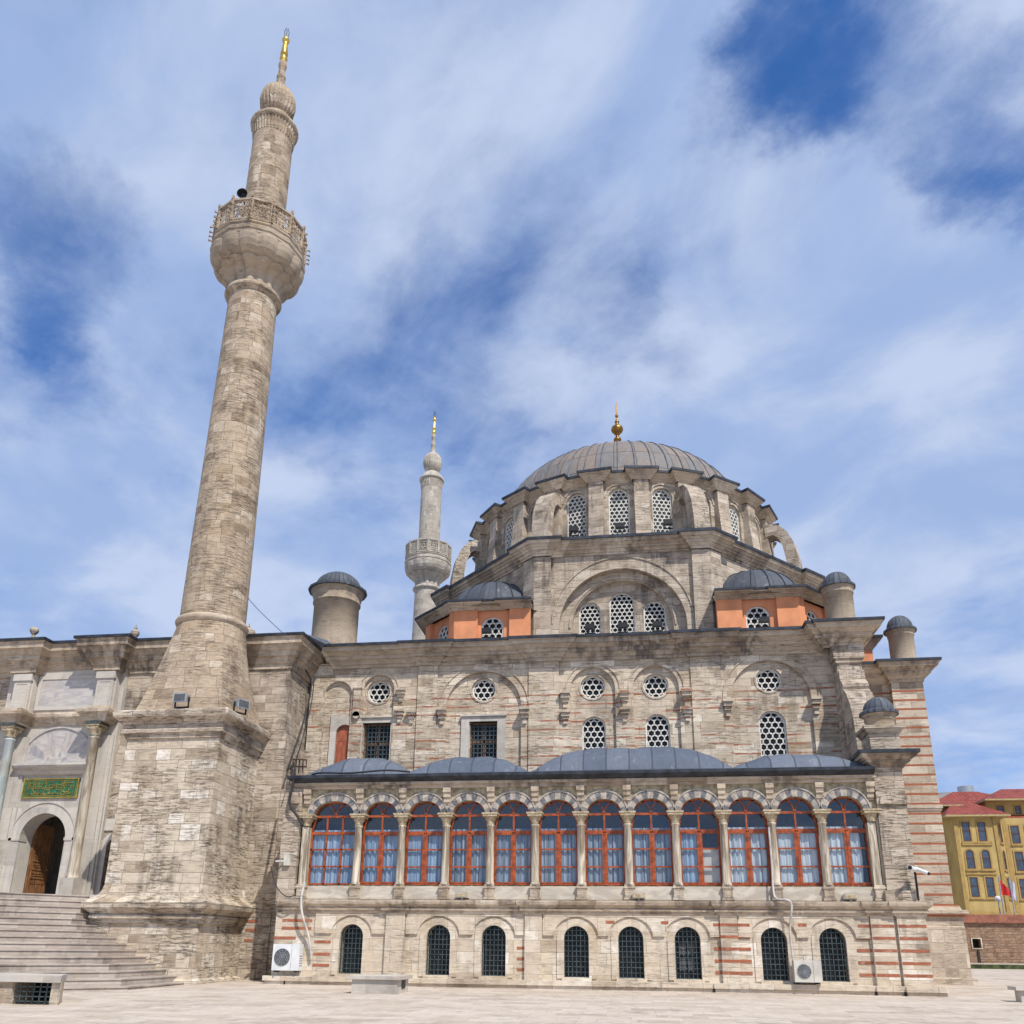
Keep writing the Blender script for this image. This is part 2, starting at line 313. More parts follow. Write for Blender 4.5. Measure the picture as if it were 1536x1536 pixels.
# ------------------------------------------------------------------ mesh builder
class MB:
    def __init__(s): s.v = []; s.f = []; s.mi = []; s.uv = []; s.sm = []; s.M = None
    def add(s, vs, fs, mi=0, uvs=None, smooth=False):
        o = len(s.v)
        for p in vs:
            p = Vector(p); s.v.append(s.M @ p if s.M else p)
        for i, f in enumerate(fs):
            s.f.append(tuple(o+k for k in f)); s.mi.append(mi); s.sm.append(smooth)
            s.uv.append(uvs[i] if uvs else None)
        return s
    def box(s, x0, x1, y0, y1, z0, z1, mi=0):
        v = [(x, y, z) for z in (z0, z1) for y in (y0, y1) for x in (x0, x1)]
        return s.add(v, [(0, 1, 5, 4), (3, 2, 6, 7), (2, 0, 4, 6), (1, 3, 7, 5), (4, 5, 7, 6), (2, 3, 1, 0)], mi)
    def prism(s, pts, a, b, axis='z', mi=0):
        """pts 2-D polygon extruded from a to b; axis z:(x,y), y:(x,z), x:(y,z)"""
        def P(p, h): return (p[0], p[1], h) if axis == 'z' else ((p[0], h, p[1]) if axis == 'y' else (h, p[0], p[1]))
        n = len(pts); v = [P(p, a) for p in pts]+[P(p, b) for p in pts]
        area = sum(pts[i][0]*pts[(i+1) % n][1]-pts[(i+1) % n][0]*pts[i][1] for i in range(n))
        flip = (area < 0) != (axis == 'y')
        f = [(i, (i+1) % n, n+(i+1) % n, n+i) for i in range(n)]+[tuple(range(n-1, -1, -1)), tuple(range(n, 2*n))]
        if flip: f = [tuple(reversed(q)) for q in f]
        return s.add(v, f, mi)
    def cyl(s, p0, p1, r0, r1=None, n=10, mi=0, cap=True, smooth=True):
        r1 = r0 if r1 is None else r1
        p0, p1 = Vector(p0), Vector(p1); d = (p1-p0).normalized()
        a = d.orthogonal().normalized(); b = d.cross(a)
        v = [p0+(a*cos(2*pi*i/n)+b*sin(2*pi*i/n))*r0 for i in range(n)]+[p1+(a*cos(2*pi*i/n)+b*sin(2*pi*i/n))*r1 for i in range(n)]
        s.add(v, [(i, (i+1) % n, n+(i+1) % n, n+i) for i in range(n)], mi, None, smooth)
        if cap: s.add(v, [tuple(range(n-1, -1, -1)), tuple(range(n, 2*n))], mi)
        return s
    def tube(s, pts, r, n=6, mi=0):
        for a, b in zip(pts, pts[1:]): s.cyl(a, b, r, r, n, mi, True)
        return s
    def lathe(s, cx, cy, prof, n=32, mi=0, a0=0., a1=2*pi, smooth=True, flute=None, twist=0, uref=None, flat=False):
        full = abs(a1-a0-2*pi) < 1e-6; R = uref or max(p[0] for p in prof); L = 0; vs = []; us = []
        m = len(prof); cum = [0]
        for i in range(1, m): cum.append(cum[-1]+math.hypot(prof[i][0]-prof[i-1][0], prof[i][1]-prof[i-1][1]))
        for j, (r, z) in enumerate(prof):
            for i in range(n+1):
                a = a0+(a1-a0)*i/n-pi/2+twist
                rr = r*(1+flute[1]*(abs(cos(a*flute[0]/2))-.5)) if flute else r
                vs.append((cx+rr*cos(a), cy+rr*sin(a), z)); us.append((R*(a0+(a1-a0)*i/n), prof[0][1]+cum[j]))
        f = []; uv = []
        for j in range(m-1):
            for i in range(n):
                q = (j*(n+1)+i, j*(n+1)+i+1, (j+1)*(n+1)+i+1, (j+1)*(n+1)+i); f.append(q); uv.append([us[k] for k in q])
        return s.add(vs, f, mi, uv, smooth)
    def sweep(s, path, prof, closed=False, mi=0, caps=True):
        n = len(path); P = [Vector(p[:2]) for p in path]; m = len(prof)
        def nrm(a, b): d = (b-a).normalized(); return Vector((d.y, -d.x))
        off = []
        for i in range(n):
            if closed or 0 < i < n-1:
                n1 = nrm(P[i-1], P[i]); n2 = nrm(P[i], P[(i+1) % n]); h = (n1+n2)
                h = h.normalized() if h.length > 1e-6 else n1
                off.append(h/max(.25, h.dot(n1)))
            else: off.append(nrm(P[0], P[1]) if i == 0 else nrm(P[-2], P[-1]))
        cum = [prof[0][1]]
        for i in range(1, m): cum.append(cum[-1]+math.hypot(prof[i][0]-prof[i-1][0], prof[i][1]-prof[i-1][1]))
        vs = [(P[i].x+off[i].x*o, P[i].y+off[i].y*o, z) for i in range(n) for o, z in prof]
        f = []; uv = []; u = 0
        for i in range(n if closed else n-1):
            k = (i+1) % n; L = (P[k]-P[i]).length
            for j in range(m-1):
                f.append((i*m+j, k*m+j, k*m+j+1, i*m+j+1)); uv.append([(u, cum[j]), (u+L, cum[j]), (u+L, cum[j+1]), (u, cum[j+1])])
            u += L
        s.add(vs, f, mi, uv)
        if caps and not closed: s.add(vs, [tuple(range(m-1, -1, -1)), tuple((n-1)*m+j for j in range(m))], mi)
        return s
    def panel(s, outer, holes, y, depth, mi=0, mir=None, side=True):
        """vertical wall face in local XZ at y, holes cut through with reveals going back by depth"""
        polys = [outer]+holes; pts = [Vector((p[0], p[1], 0)) for q in polys for p in q]
        tris = tessellate_polygon([[Vector((p[0], p[1], 0)) for p in q] for q in polys])
        fs = []
        for t in tris:
            a, b, c = (pts[i] for i in t)
            cr = (b-a).cross(c-a).z
            if abs(cr) < 1e-9: continue
            fs.append(tuple(t) if cr > 0 else (t[0], t[2], t[1]))
        s.add([(p.x, y, p.y) for p in pts], fs, mi)
        mir = mi if mir is None else mir
        for k, q in enumerate(polys):
            if k == 0 and not side: continue
            n = len(q); v = [(p[0], y, p[1]) for p in q]+[(p[0], y+depth, p[1]) for p in q]
            fl = [(i, n+i, n+(i+1) % n, (i+1) % n) for i in range(n)]
            s.add(v, fl, mir if k else mi)
        return s
    def build(s, name, mats, parent=None, label=None, kind=None):
        me = bpy.data.meshes.new(name); me.from_pydata([tuple(v) for v in s.v], [], s.f); me.update()
        for m in mats: me.materials.append(MATS[m])
        me.polygons.foreach_set('material_index', s.mi); me.polygons.foreach_set('use_smooth', s.sm)
        ul = me.uv_layers.new(name='UVMap')
        for p in me.polygons:
            u = s.uv[p.index]
            if u is None:
                nn = p.normal
                if abs(nn.z) > .75:
                    for li in p.loop_indices:
                        c = me.vertices[me.loops[li].vertex_index].co; ul.data[li].uv = (c.x, c.y)
                else:
                    tx, ty = -nn.y, nn.x; L = math.hypot(tx, ty) or 1; tx /= L; ty /= L
                    for li in p.loop_indices:
                        c = me.vertices[me.loops[li].vertex_index].co; ul.data[li].uv = (c.x*tx+c.y*ty, c.z)
            else:
                for li, q in zip(p.loop_indices, u): ul.data[li].uv = q
        o = bpy.data.objects.new(name, me); COL.objects.link(o)
        if parent is not None:
            o.parent = parent; o.matrix_parent_inverse = Matrix.Translation(-ROOTPOS[parent.name])
        ROOTPOS[o.name] = Vector((0, 0, 0))
        if label: o['label'] = label
        if kind: o['kind'] = kind
        return o
ROOTPOS = {}
def thing(name, label, cat, loc=(0, 0, 0), group=None):
    o = bpy.data.objects.new(name, None); COL.objects.link(o); o.location = loc; ROOTPOS[o.name] = Vector(loc)
    o['label'] = label; o['category'] = cat
    if group: o['group'] = group
    return o
def tag(o, label, cat, group=None):
    o['label'] = label; o['category'] = cat
    if group: o['group'] = group
    return o
def sub(o):      # make o able to parent sub-parts that are modelled in world coordinates
    ROOTPOS[o.name] = Vector((0, 0, 0)); return o
def arch(cx, z0, zs, hw, rise=None, n=14, point=0):
    rise = hw if rise is None else rise
    top = []
    for i in range(n+1):
        a = pi*i/n; z = zs+rise*sin(a)
        if point: z += point*max(0, 1-abs(cos(a))*2.2)
        top.append((cx+hw*cos(a), z))
    return [(cx-hw, z0), (cx+hw, z0)]+top
def circ(cx, cz, r, n=24): return [(cx+r*cos(2*pi*i/n), cz+r*sin(2*pi*i/n)) for i in range(n)]
def inside(p, poly):
    c = False; n = len(poly)
    for i in range(n):
        a, b = poly[i], poly[(i+1) % n]
        if (a[1] > p[1]) != (b[1] > p[1]) and p[0] < (b[0]-a[0])*(p[1]-a[1])/(b[1]-a[1])+a[0]: c = not c
    return c
def shrink(poly, d):
    n = len(poly); out = []
    for i in range(n):
        a, b, c = Vector(poly[i-1]), Vector(poly[i]), Vector(poly[(i+1) % n])
        e1 = (b-a); e2 = (c-b)
        if e1.length < 1e-6 or e2.length < 1e-6: out.append(tuple(b)); continue
        n1 = Vector((-e1.y, e1.x)).normalized(); n2 = Vector((-e2.y, e2.x)).normalized(); h = n1+n2
        h = h.normalized() if h.length > 1e-6 else n1
        out.append(tuple(b+h*d/max(.4, h.dot(n1))))
    return out
def bar(mb, a, b, w, y, dep, mi=0):
    a, b = Vector(a), Vector(b); d = b-a
    if d.length < 1e-5: return
    d.normalize(); n = Vector((-d.y, d.x))*w/2
    q = [a-n, b-n, b+n, a+n]
    v = [(p.x, y, p.y) for p in q]+[(p.x, y+dep, p.y) for p in q]
    mb.add(v, [(0, 1, 2, 3), (0, 4, 5, 1), (1, 5, 6, 2), (2, 6, 7, 3), (3, 7, 4, 0)], mi)
def ring(mb, poly, w, y, dep, mi=0):
    q = shrink(poly, w); n = len(poly)
    v = [(p[0], y, p[1]) for p in poly]+[(p[0], y, p[1]) for p in q]+[(p[0], y+dep, p[1]) for p in q]+[(p[0], y+dep, p[1]) for p in poly]
    f = [(i, (i+1) % n, n+(i+1) % n, n+i) for i in range(n)]+[(n+i, n+(i+1) % n, 2*n+(i+1) % n, 2*n+i) for i in range(n)]+[(3*n+i, 3*n+(i+1) % n, (i+1) % n, i) for i in range(n)]
    mb.add(v, f, mi)
def honeycomb(mb, poly, pitch, w, y, dep, fr=.06):
    """white plaster grille of round-ish hexagonal cells"""
    ring(mb, poly, fr, y-.01, dep+.02)
    xs = [p[0] for p in poly]; zs = [p[1] for p in poly]; cx = (min(xs)+max(xs))/2
    r = pitch/sqrt(3); seen = set(); row = 0; z = min(zs)+pitch*.3
    def clip(a, b):
        ia, ib = inside(a, poly), inside(b, poly)
        if not ia and not ib: return None
        if ia and ib: return a, b
        if ib: a, b = b, a
        lo, hi = 0., 1.
        for _ in range(8):
            m = (lo+hi)/2
            if inside((a[0]+(b[0]-a[0])*m, a[1]+(b[1]-a[1])*m), poly): lo = m
            else: hi = m
        return a, (a[0]+(b[0]-a[0])*lo, a[1]+(b[1]-a[1])*lo)
    while z < max(zs)+r:
        k = -8
        while k <= 8:
            x = cx+k*pitch+(pitch/2 if row % 2 else 0)
            hexa = [(x+r*sin(pi/3*i), z+r*cos(pi/3*i)) for i in range(6)]
            for i in range(6):
                a, b = hexa[i], hexa[(i+1) % 6]
                key = (round((a[0]+b[0])*97.3+.29), round((a[1]+b[1])*97.3+.37))
                if key in seen: continue
                seen.add(key); c = clip(a, b)
                if c: bar(mb, c[0], c[1], w, y, dep)
            k += 1
        z += 1.5*r; row += 1
def irongrid(mb, poly, nx, nz, w, y, dep=.03):
    xs = [p[0] for p in poly]; zs = [p[1] for p in poly]; x0, x1, z0, z1 = min(xs), max(xs), min(zs), max(zs)
    def run(f, lo, hi):
        prev = None; last = None
        for i in range(41):
            q = f(lo+(hi-lo)*i/40)
            if inside(q, poly):
                if prev is None: prev = q
                last = q
        if prev and last and prev != last: bar(mb, prev, last, w, y, dep)
    for i in range(1, nx): x = x0+(x1-x0)*i/nx; run(lambda t: (x, t), z0+.001, z1)
    for i in range(1, nz): z = z0+(z1-z0)*i/nz; run(lambda t: (t, z), x0+.001, x1-.001)
def face(mb, poly, y, mi=0): mb.add([(p[0], y, p[1]) for p in poly], [tuple(range(len(poly)))], mi)
def archband(mb, cx, zs, r0, r1, y0, y1, n=24, mi=0, k=1., a0=0., a1=pi, alt=None):
    for i in range(n):
        A = a0+(a1-a0)*i/n; B = a0+(a1-a0)*(i+1)/n
        q = [(cx+r0*cos(A), zs+r0*k*sin(A)), (cx+r1*cos(A), zs+r1*k*sin(A)), (cx+r1*cos(B), zs+r1*k*sin(B)), (cx+r0*cos(B), zs+r0*k*sin(B))]
        v = [(p[0], y0, p[1]) for p in q]+[(p[0], y1, p[1]) for p in q]
        mb.add(v, [(0, 1, 2, 3), (1, 5, 6, 2), (0, 3, 7, 4)], mi if alt is None else alt[i % len(alt)])
def corbel(mb, x, y, z, w=.4, h=.42, p=.32, mi=0):
    mb.box(x-w/2, x+w/2, y-p, y+.02, z-h*.22, z, mi)
    mb.box(x-w*.42, x+w*.42, y-p*.75, y+.02, z-h*.5, z-h*.22, mi)
    mb.box(x-w*.32, x+w*.32, y-p*.5, y+.02, z-h*.75, z-h*.5, mi)
    mb.box(x-w*.2, x+w*.2, y-p*.28, y+.02, z-h*1.15, z-h*.75, mi)
def cornice(mb, path, ztop, h=.85, p=.8, closed=False, roof=.6, lead=1, lt=.12):
    q = [(-.02, -1), (.10, -1), (.11, -.84), (.20, -.82), (.34, -.62), (.48, -.60), (.49, -.43), (.58, -.41), (.76, -.25), (.90, -.235), (.91, -.05), (1, -.02), (1, 0)]
    pr = [(a*p if i else a, b*h) for i, (a, b) in enumerate(q)]
    mb.sweep(path, [(o, ztop+z) for o, z in pr], closed, 0, True)
    mb.sweep(path, [(p*.9, ztop+.002), (p+.05, ztop+.002), (p+.06, ztop+lt), (p-.1, ztop+lt+.03), (-roof, ztop+lt+.12)], closed, lead, True)
GY = lambda y: .01*y     # the plaza rises slightly towards the mosque
# ================================================================== SETTING
m = MB()
N = 40
vs = []; fs = []
X0, X1, Y0, Y1 = -900, 900, -60, 1400
m.add([(X0, Y0, GY(Y0)), (X1, Y0, GY(Y0)), (X1, 62, GY(62)), (X0, 62, GY(62)), (X1, Y1, GY(62)+2), (X0, Y1, GY(62)+2)], [(0, 1, 2, 3), (3, 2, 4, 5)])
m.build('plaza_ground', ['stone_paving'], kind='structure')
# ================================================================== MOSQUE
XC = -0.12; OY = 46.6           # dome axis
mosque = thing('mosque', 'domed stone mosque with orange corner turrets, honeycomb windows and a long glazed gallery', 'mosque', (XC, 30, .3))
YW = 34.6
# ---- gallery basement
BW = [(-9.85, .64), (-6.73, .64), (-4.79, .64), (-1.96, .64), (-.13, .64), (1.74, .64), (4.53, .64), (6.38, .64)]
def bwin(cx, hw=.42, z0=.68): return arch(cx, z0, 1.93, hw, .40, 12, .03)
m = MB()
m.panel([(-12.7, 0.1), (7.6, 0.1), (7.6, 2.95), (-12.7, 2.95)], [bwin(x) for x, _ in BW], 30, .45)
# upper panel standing proud above the hood line
top = [(-12.5+1.1, 2.02)]
edges = []
def proud(x0, x1, cs):
    pts = [(x0, 2.02)]
    for c in cs:
        pts += [(c+.74*cos(pi-pi*i/16), 2.02+.62*sin(pi-pi*i/16)) for i in range(17)]
    pts += [(x1, 2.02), (x1, 2.9), (x0, 2.9)]
    m.panel(pts, [], 29.93, .08)
proud(-11.2, -8.62, [-9.85]); proud(-7.9, -3.73, [-6.73, -4.79]); proud(-3.1, 2.8, [-1.96, -.13, 1.74]); proud(3.4, 7.58, [4.53, 6.38])
for x0, x1 in ((-8.6, -7.92), (-3.71, -3.12), (2.82, 3.38), (7.6, 8.32)): m.box(x0, x1, 29.86, 30.02, .5, 2.85)
m.box(8.40, 9.28, 29.78, 34.5, .2, 2.85); m.box(8.30, 8.42, 29.95, 34.4, .2, 2.85); m.box(-12.7, 8.4, 30.46, 34.4, -.1, 2.9)
# surrounds of the little windows
for x, _ in BW:
    archband(m, x, 1.93, .42, .66, 29.965, 30.02, 16, 0, .97)
    m.box(x-.66, x-.42, 29.965, 30.01, .64, 1.93); m.box(x+.42, x+.66, 29.965, 30.01, .64, 1.93)
    m.box(x-.5, x+.5, 29.94, 30.02, .58, .66)
# plinth
for x0, x1, y in ((-12.9, -12.1, 29.75), (-12.1, 2.5, 29.72), (2.5, 7.5, 29.66), (7.5, 8.36, 29.58), (8.36, 9.6, 29.45)):
    m.box(x0, x1, y, 30.0, .42, .58); m.box(x0+.04, x1-.04, y+.07, 30.0, .0, .42)
# red brick courses in the basement wall
def red(x0, x1, z, y): m.box(x0, x1, y, y+.05, z, z+.095, 1)
for z in (2.40, 2.13): red(-12.45, -11.35, z, 29.99)
for z in (1.68, 1.27, .90): red(-11.2, -10.6, z, 29.99)
red(-12.7, -11.9, 1.80, 29.99)
for x0, x1, zz in ((-3.98, -3.73, (1.55, 1.2, .85)),): [red(x0, x1, z, 29.99) for z in zz]
for x0, x1, z, y in ((-.95, -.66, 2.42, 29.92), (.9, 1.14, 2.42, 29.92), (5.33, 5.6, 2.38, 29.92)): red(x0, x1, z, y)
for z in (2.36, 1.98, 1.60, 1.22, .85):
    red(2.6, 2.8, z, 29.98 if z < 2 else 29.925); red(2.81, 3.39, z, 29.855)
    if z < 2: red(3.4, 3.78, z, 29.98)
    else: red(3.4, 3.78, z, 29.925)
    red(7.12 if z < 2 else 7.2, 7.58, z, 29.98 if z < 2 else 29.925); red(7.61, 8.31, z, 29.855); red(8.41, 9.272, z, 29.775)
m.build('gallery_basement_wall', ['stone_basement', 'brick_red'], mosque)
for x, _ in BW:
    g = MB(); poly = bwin(x); irongrid(g, poly, 6, 10, .02, 30.08, .02); ring(g, poly, .03, 30.10, .05)
    w = g.build('basement_window', ['iron'], mosque)
    g = MB(); face(g, shrink(poly, -.02), 30.43); g.build('pane', ['dark_glass'], w)
g = MB()
for k, (dx, dz) in enumerate(((-.16, 1.62), (.12, 1.62), (-.16, 1.12), (.12, 1.12))): g.box(1.74+dx-.12, 1.74+dx+.12, 30.36, 30.37, dz-.2, dz+.2)
g.build('posted_notice', ['interior_wall'], mosque)
# ---- ledge between basement and gallery
m = MB()
lp = [(-12.7, 30), (-11.35, 30), (-11.35, 29.94), (-8.66, 29.94), (-8.66, 29.85), (-7.86, 29.85), (-7.86, 29.94), (-3.77, 29.94), (-3.77, 29.85), (-3.06, 29.85), (-3.06, 29.94), (2.76, 29.94), (2.76, 29.84), (3.44, 29.84), (3.44, 29.94), (7.54, 29.94), (7.54, 29.84), (8.37, 29.84), (8.37, 29.77), (9.28, 29.77), (9.28, 34)]
m.sweep(lp, [(-.05, 2.72), (.04, 2.72), (.05, 2.80), (.10, 2.82), (.11, 2.88), (.06, 2.9), (.12, 2.96), (.20, 3.02), (.22, 3.10), (.22, 3.17), (-.4, 3.20)])
m.build('ledge', ['stone_mould'], mosque)
# ---- gallery
CX = [-11.81, -9.84, -8.21, -6.58, -4.97, -3.37, -1.75, -.12, 1.52, 3.14, 4.76, 6.41, 8.02]
ARC = []
m = MB()
m.box(-12.05, 8.2, 30.0, 30.32, 3.15, 3.66)
for i in range(12):
    c = (CX[i]+CX[i+1])/2; hw = (CX[i+1]-CX[i])/2-.22
    ARC.append((c, hw))
SPR = 6.20; KR = .80
outer = [(-12.05, SPR)]
for c, hw in ARC: outer += [(c+hw*cos(pi-pi*i/16), SPR+(.47 if hw < .7 else .50)*sin(pi-pi*i/16)) for i in range(17)]
outer += [(8.25, SPR), (8.25, 7.22), (-12.05, 7.22)]
m.panel(outer, [], 30.0, .42, 0)
m.box(-12.4, 8.3, 29.90, 30.4, 7.13, 7.26, 1); m.box(-12.4, 8.3, 29.80, 30.4, 7.26, 7.36, 1)
for x in [CX[0]-.05]+CX[1:-1]+[CX[-1]+.05]:      # brackets over the capitals
    m.box(x-.14, x+.14, 29.80, 30.01, 6.96, 7.13, 1); m.box(x-.125, x+.125, 29.85, 30.01, 6.78, 6.96, 1); m.box(x-.12, x+.12, 29.90, 30.01, 6.60, 6.78, 1); m.box(x-.09, x+.09, 29.95, 30.01, 6.52, 6.60, 1)
for x in CX[1:-1]:
    m.box(x-.17, x+.17, 29.975, 30.0, SPR, 6.72, 1)
m.build('gallery_wall', ['olive_spandrel', 'stone_mould'], mosque)
m = MB(); m.box(-12.02, 8.15, 29.98, 30.05, 3.2, 3.64); m.build('parapet_panel', ['parapet_stone'], mosque)
for c, hw in ARC:
    g = MB(); r = (.47 if hw < .7 else .50)
    n = 11
    for i in range(n):
        A, B = pi*i/n, pi*(i+1)/n; sgm = 3
        for q in range(sgm):
            a = A+(B-A)*q/sgm; b2 = A+(B-A)*(q+1)/sgm
            P = [(c+R1*cos(t), SPR+R2*sin(t)) for (R1, R2, t) in ((hw, r, a), (hw+.20, r+.27, a), (hw+.20, r+.27, b2), (hw, r, b2))]
            v = [(p[0], 29.955, p[1]) for p in P]+[(p[0], 30.03, p[1]) for p in P]
            g.add(v, [(0, 1, 2, 3), (1, 5, 6, 2), (0, 3, 7, 4)], i % 2)
            R = [(c+R1*cos(t), SPR+R2*sin(t)) for (R1, R2, t) in ((hw+.20, r+.27, a), (hw+.245, r+.325, a), (hw+.245, r+.325, b2), (hw+.20, r+.27, b2))]
            v = [(p[0], 29.93, p[1]) for p in R]+[(p[0], 30.03, p[1]) for p in R]
            g.add(v, [(0, 1, 2, 3), (1, 5, 6, 2), (0, 3, 7, 4)], 1)
    g.build('arch', ['voussoir_dark', 'voussoir_light'], mosque)
for i, x in enumerate(CX):
    g = MB(); y = 29.99
    if i in (0, 12):
        xx = x; g.box(xx-.15, xx+.10, 29.93, 30.2, 3.7, 5.76)
        if i == 12: g.box(xx+.14, xx+.26, 29.97, 30.2, 3.7, 6.2)
    else:
        g.lathe(x, y, [(.165, 3.70), (.165, 3.76), (.14, 3.80), (.142, 4.6), (.125, 5.70), (.15, 5.73), (.15, 5.77), (.125, 5.79)], 16)
    c = g.build('column', ['column_marble'], mosque)
    g = MB()
    g.lathe(x, y, [(.13, 5.78), (.15, 5.84), (.15, 5.90), (.20, 5.98), (.215, 6.06)], 16)
    g.box(x-.255, x+.255, y-.25, y+.25, 6.06, 6.14); g.box(x-.29, x+.29, y-.27, y+.27, 6.14, SPR)
    g.build('capital', ['capital_stone'], c)
    g = MB(); g.box(x-.20, x+.20, 29.84, 30.1, 3.20, 3.27); g.box(x-.165, x+.165, 29.87, 30.1, 3.27, 3.58); g.box(x-.20, x+.20, 29.84, 30.1, 3.58, 3.64); g.box(x-.17, x+.17, 29.87, 30.1, 3.64, 3.70)
    ring(g, [(x-.15, 3.29), (x+.15, 3.29), (x+.15, 3.56), (x-.15, 3.56)], .03, 29.86, .012)
    g.build('pedestal', ['stone_mould'], c)
# windows of the gallery
rnd = random.Random(3)
for i, (c, hw) in enumerate(ARC):
    g = MB(); y = 30.20; w2 = (CX[i+1]-CX[i])/2-.10
    r = (.47 if hw < .7 else .50)
    z0 = 3.70; zt = 5.55
    prof = [(c-w2, z0), (c+w2, z0), (c+w2, 5.62), (c+w2*.97, 5.80), (c+hw+.02, 6.16)]+[(c+(hw+.02)*cos(pi*k/16), 6.18+(r+.02)*sin(pi*k/16)) for k in range(17)]+[(c-hw-.02, 6.16), (c-w2*.97, 5.80), (c-w2, 5.62)]
    ring(g, prof, .06, y, .09)
    g.box(c-w2, c+w2, y-.015, y+.08, zt-.05, zt+.05)
    g.box(c-hw, c+hw, y, y+.07, 6.12, 6.20)
    if i == 0:
        for dx in (-w2/3, w2/3): g.box(c+dx-.028, c+dx+.028, y, y+.07, z0, 6.15)
        for z in (4.35, 4.96): g.box(c-w2, c+w2, y, y+.07, z-.028, z+.028)
    else:
        g.box(c-.05, c+.05, y-.015, y+.08, z0, zt); g.box(c-.03, c+.03, y, y+.07, zt, 6.12)
        g.box(c-.012, c+.012, y-.03, y-.014, z0, zt)
        for sx in (-1, 1):
            a, b = sorted((c+sx*.045, c+sx*(w2-.045)))
            ring(g, [(a, z0+.06), (b, z0+.06), (b, zt-.05), (a, zt-.05)], .045, y-.01, .07)
            for z in (4.33, 4.94): g.box(a, b, y, y+.07, z-.025, z+.025)
    for sx in (-1, 1):      # the two curved bars of the fanlight
        pts = [(c+sx*(.02+hw*.62*(1-cos(t))), 6.18+r*.93*sin(t)) for t in [pi/2*k/6 for k in range(7)]]
        for a, b in zip(pts, pts[1:]): bar(g, a, b, .045, y, .06)
    wf = g.build('arched_window', ['frame_red'], mosque)
    g = MB(); face(g, shrink(prof, .03), y+.045); g.build('pane', ['glass'], wf)
    g = MB(); n = 60; a0, a1 = c-w2-.05, c+w2+.05
    gaps = {8: (.12, .5, 5.5), 9: (.0, 0, 0), 11: (.62, .9, 0)}
    ph = rnd.random()*6; vs = []; fs = []
    tops = 5.68
    for k in range(n+1):
        t = k/n; x = a0+(a1-a0)*t; dy = (.020+.012*sin(i*2.3))*sin(t*(46+5*sin(i*1.7))+ph)+.012*sin(t*97+ph*2)
        gather = .16*sin(t*7+ph)*(1 if i > 8 else .15)
        vs += [(x, 30.32+dy, z0-.02), (x+gather*.3, 30.32+dy*1.1, 4.6), (x, 30.32+dy, tops)]
    for k in range(n):
        t = k/n
        if i == 8 and t > .5: continue
        if i == 11 and t > .78: continue
        if i == 3 and .47 < t < .53: continue
        if i == 6 and t < .10: continue
        if i == 4 and (.46 < t < .55 or t > .93): continue
        if i == 7 and t < .06: continue
        fs += [(3*k, 3*k+3, 3*k+4, 3*k+1), (3*k+1, 3*k+4, 3*k+5, 3*k+2)]
    g.add(vs, fs, 0, None, True)
    if i == 8: g.box(c+.1, a1, 30.36, 30.38, z0, 4.94, 1)
    g.build('curtain', [('curtain_blue', 'curtain_blue', 'curtain_blue', 'curtain_striped', 'curtain_striped', 'curtain_striped', 'curtain_striped', 'curtain_striped', 'curtain_blue', 'curtain_pale', 'curtain_pale', 'curtain_pale')[i], 'ac_beige'], wf)
# room behind the glass, so the windows look into something
m = MB(); m.box(-12.0, 8.2, 33.4, 33.5, 3.0, 7.0); m.box(-12.0, 8.2, 30.5, 33.4, 2.95, 3.0); m.box(-12.0, 8.2, 30.4, 33.4, 6.95, 7.0)
m.build('gallery_room', ['interior_wall'], mosque)
# rough pier on the right end and the masonry on the left end
m = MB()
m.box(8.22, 9.16, 29.82, 34.5, 3.18, 7.6); m.box(8.12, 9.30, 29.70, 34.5, 3.18, 3.52); m.box(8.3, 9.25, 29.72, 34.4, 6.35, 6.5); m.box(8.34, 9.2, 29.77, 34.4, 6.5, 6.62)
m.build('gallery_end_pier', ['stone_rough'], mosque)
m = MB(); m.box(-12.72, -12.06, 29.86, 34.5, 3.18, 7.4); m.box(-12.45, -12.15, 29.7, 29.9, 6.6, 7.0)
m.build('gallery_end_pier', ['stone_rough'], mosque)
m = MB(); cornice(m, [(8.2, 31.0), (8.2, 29.82), (9.2, 29.82), (9.2, 34.4)], 8.02, .42, .42, roof=.6)
m.build('pier_cornice', ['stone_mould', 'lead_dark'], mosque)
# lead eave and lead vaults of the gallery roof
m = MB(); m.sweep([(-12.3, 34.4), (-12.3, 29.86), (8.22, 29.86)], [(.02, 7.36), (.12, 7.38), (.30, 7.50), (.31, 7.60), (.05, 7.66), (-.5, 7.72)], False, 0)
m.build('lead_eave', ['lead_dark'], mosque)
m = MB()
m.add([(-12.3, 29.9, 7.64), (8.3, 29.9, 7.64), (8.3, 34.7, 8.0), (-14.0, 34.7, 8.0)], [(0, 1, 2, 3)])
m.build('lead_roof', ['lead_roof'], mosque)
def vault(x0, x1, h, flatx, label=None):
    g = MB(); nx, ny = 40, 20; y0, y1 = 29.98, 34.6; vs = []; us = []
    for j in range(ny+1):
        for i in range(nx+1):
            u = -1+2*i/nx; v = -1+2*j/ny
            uu = max(0, abs(u)-flatx)/(1-flatx); z = 7.66+h*(max(0, 1-uu**2.0)**.72)*(max(0, 1-abs(v)**2.2)**.5)
            x = (x0+x1)/2+u*(x1-x0)/2; y = (y0+y1)/2+v*(y1-y0)/2; z += (.022*sin(x*3.1+v*4)+.018*sin(x*7.3-v*6+1))*(1-abs(v)**4)*(1-abs(u)**4)
            vs.append((x, y, z)); us.append((x, (v+1)*2.0))
    fs = [(j*(nx+1)+i, j*(nx+1)+i+1, (j+1)*(nx+1)+i+1, (j+1)*(nx+1)+i) for j in range(ny) for i in range(nx)]
    g.add(vs, fs, 0, [[us[k] for k in f] for f in fs], True)
    return g.build('lead_vault', ['lead_roof'], mosque, label)
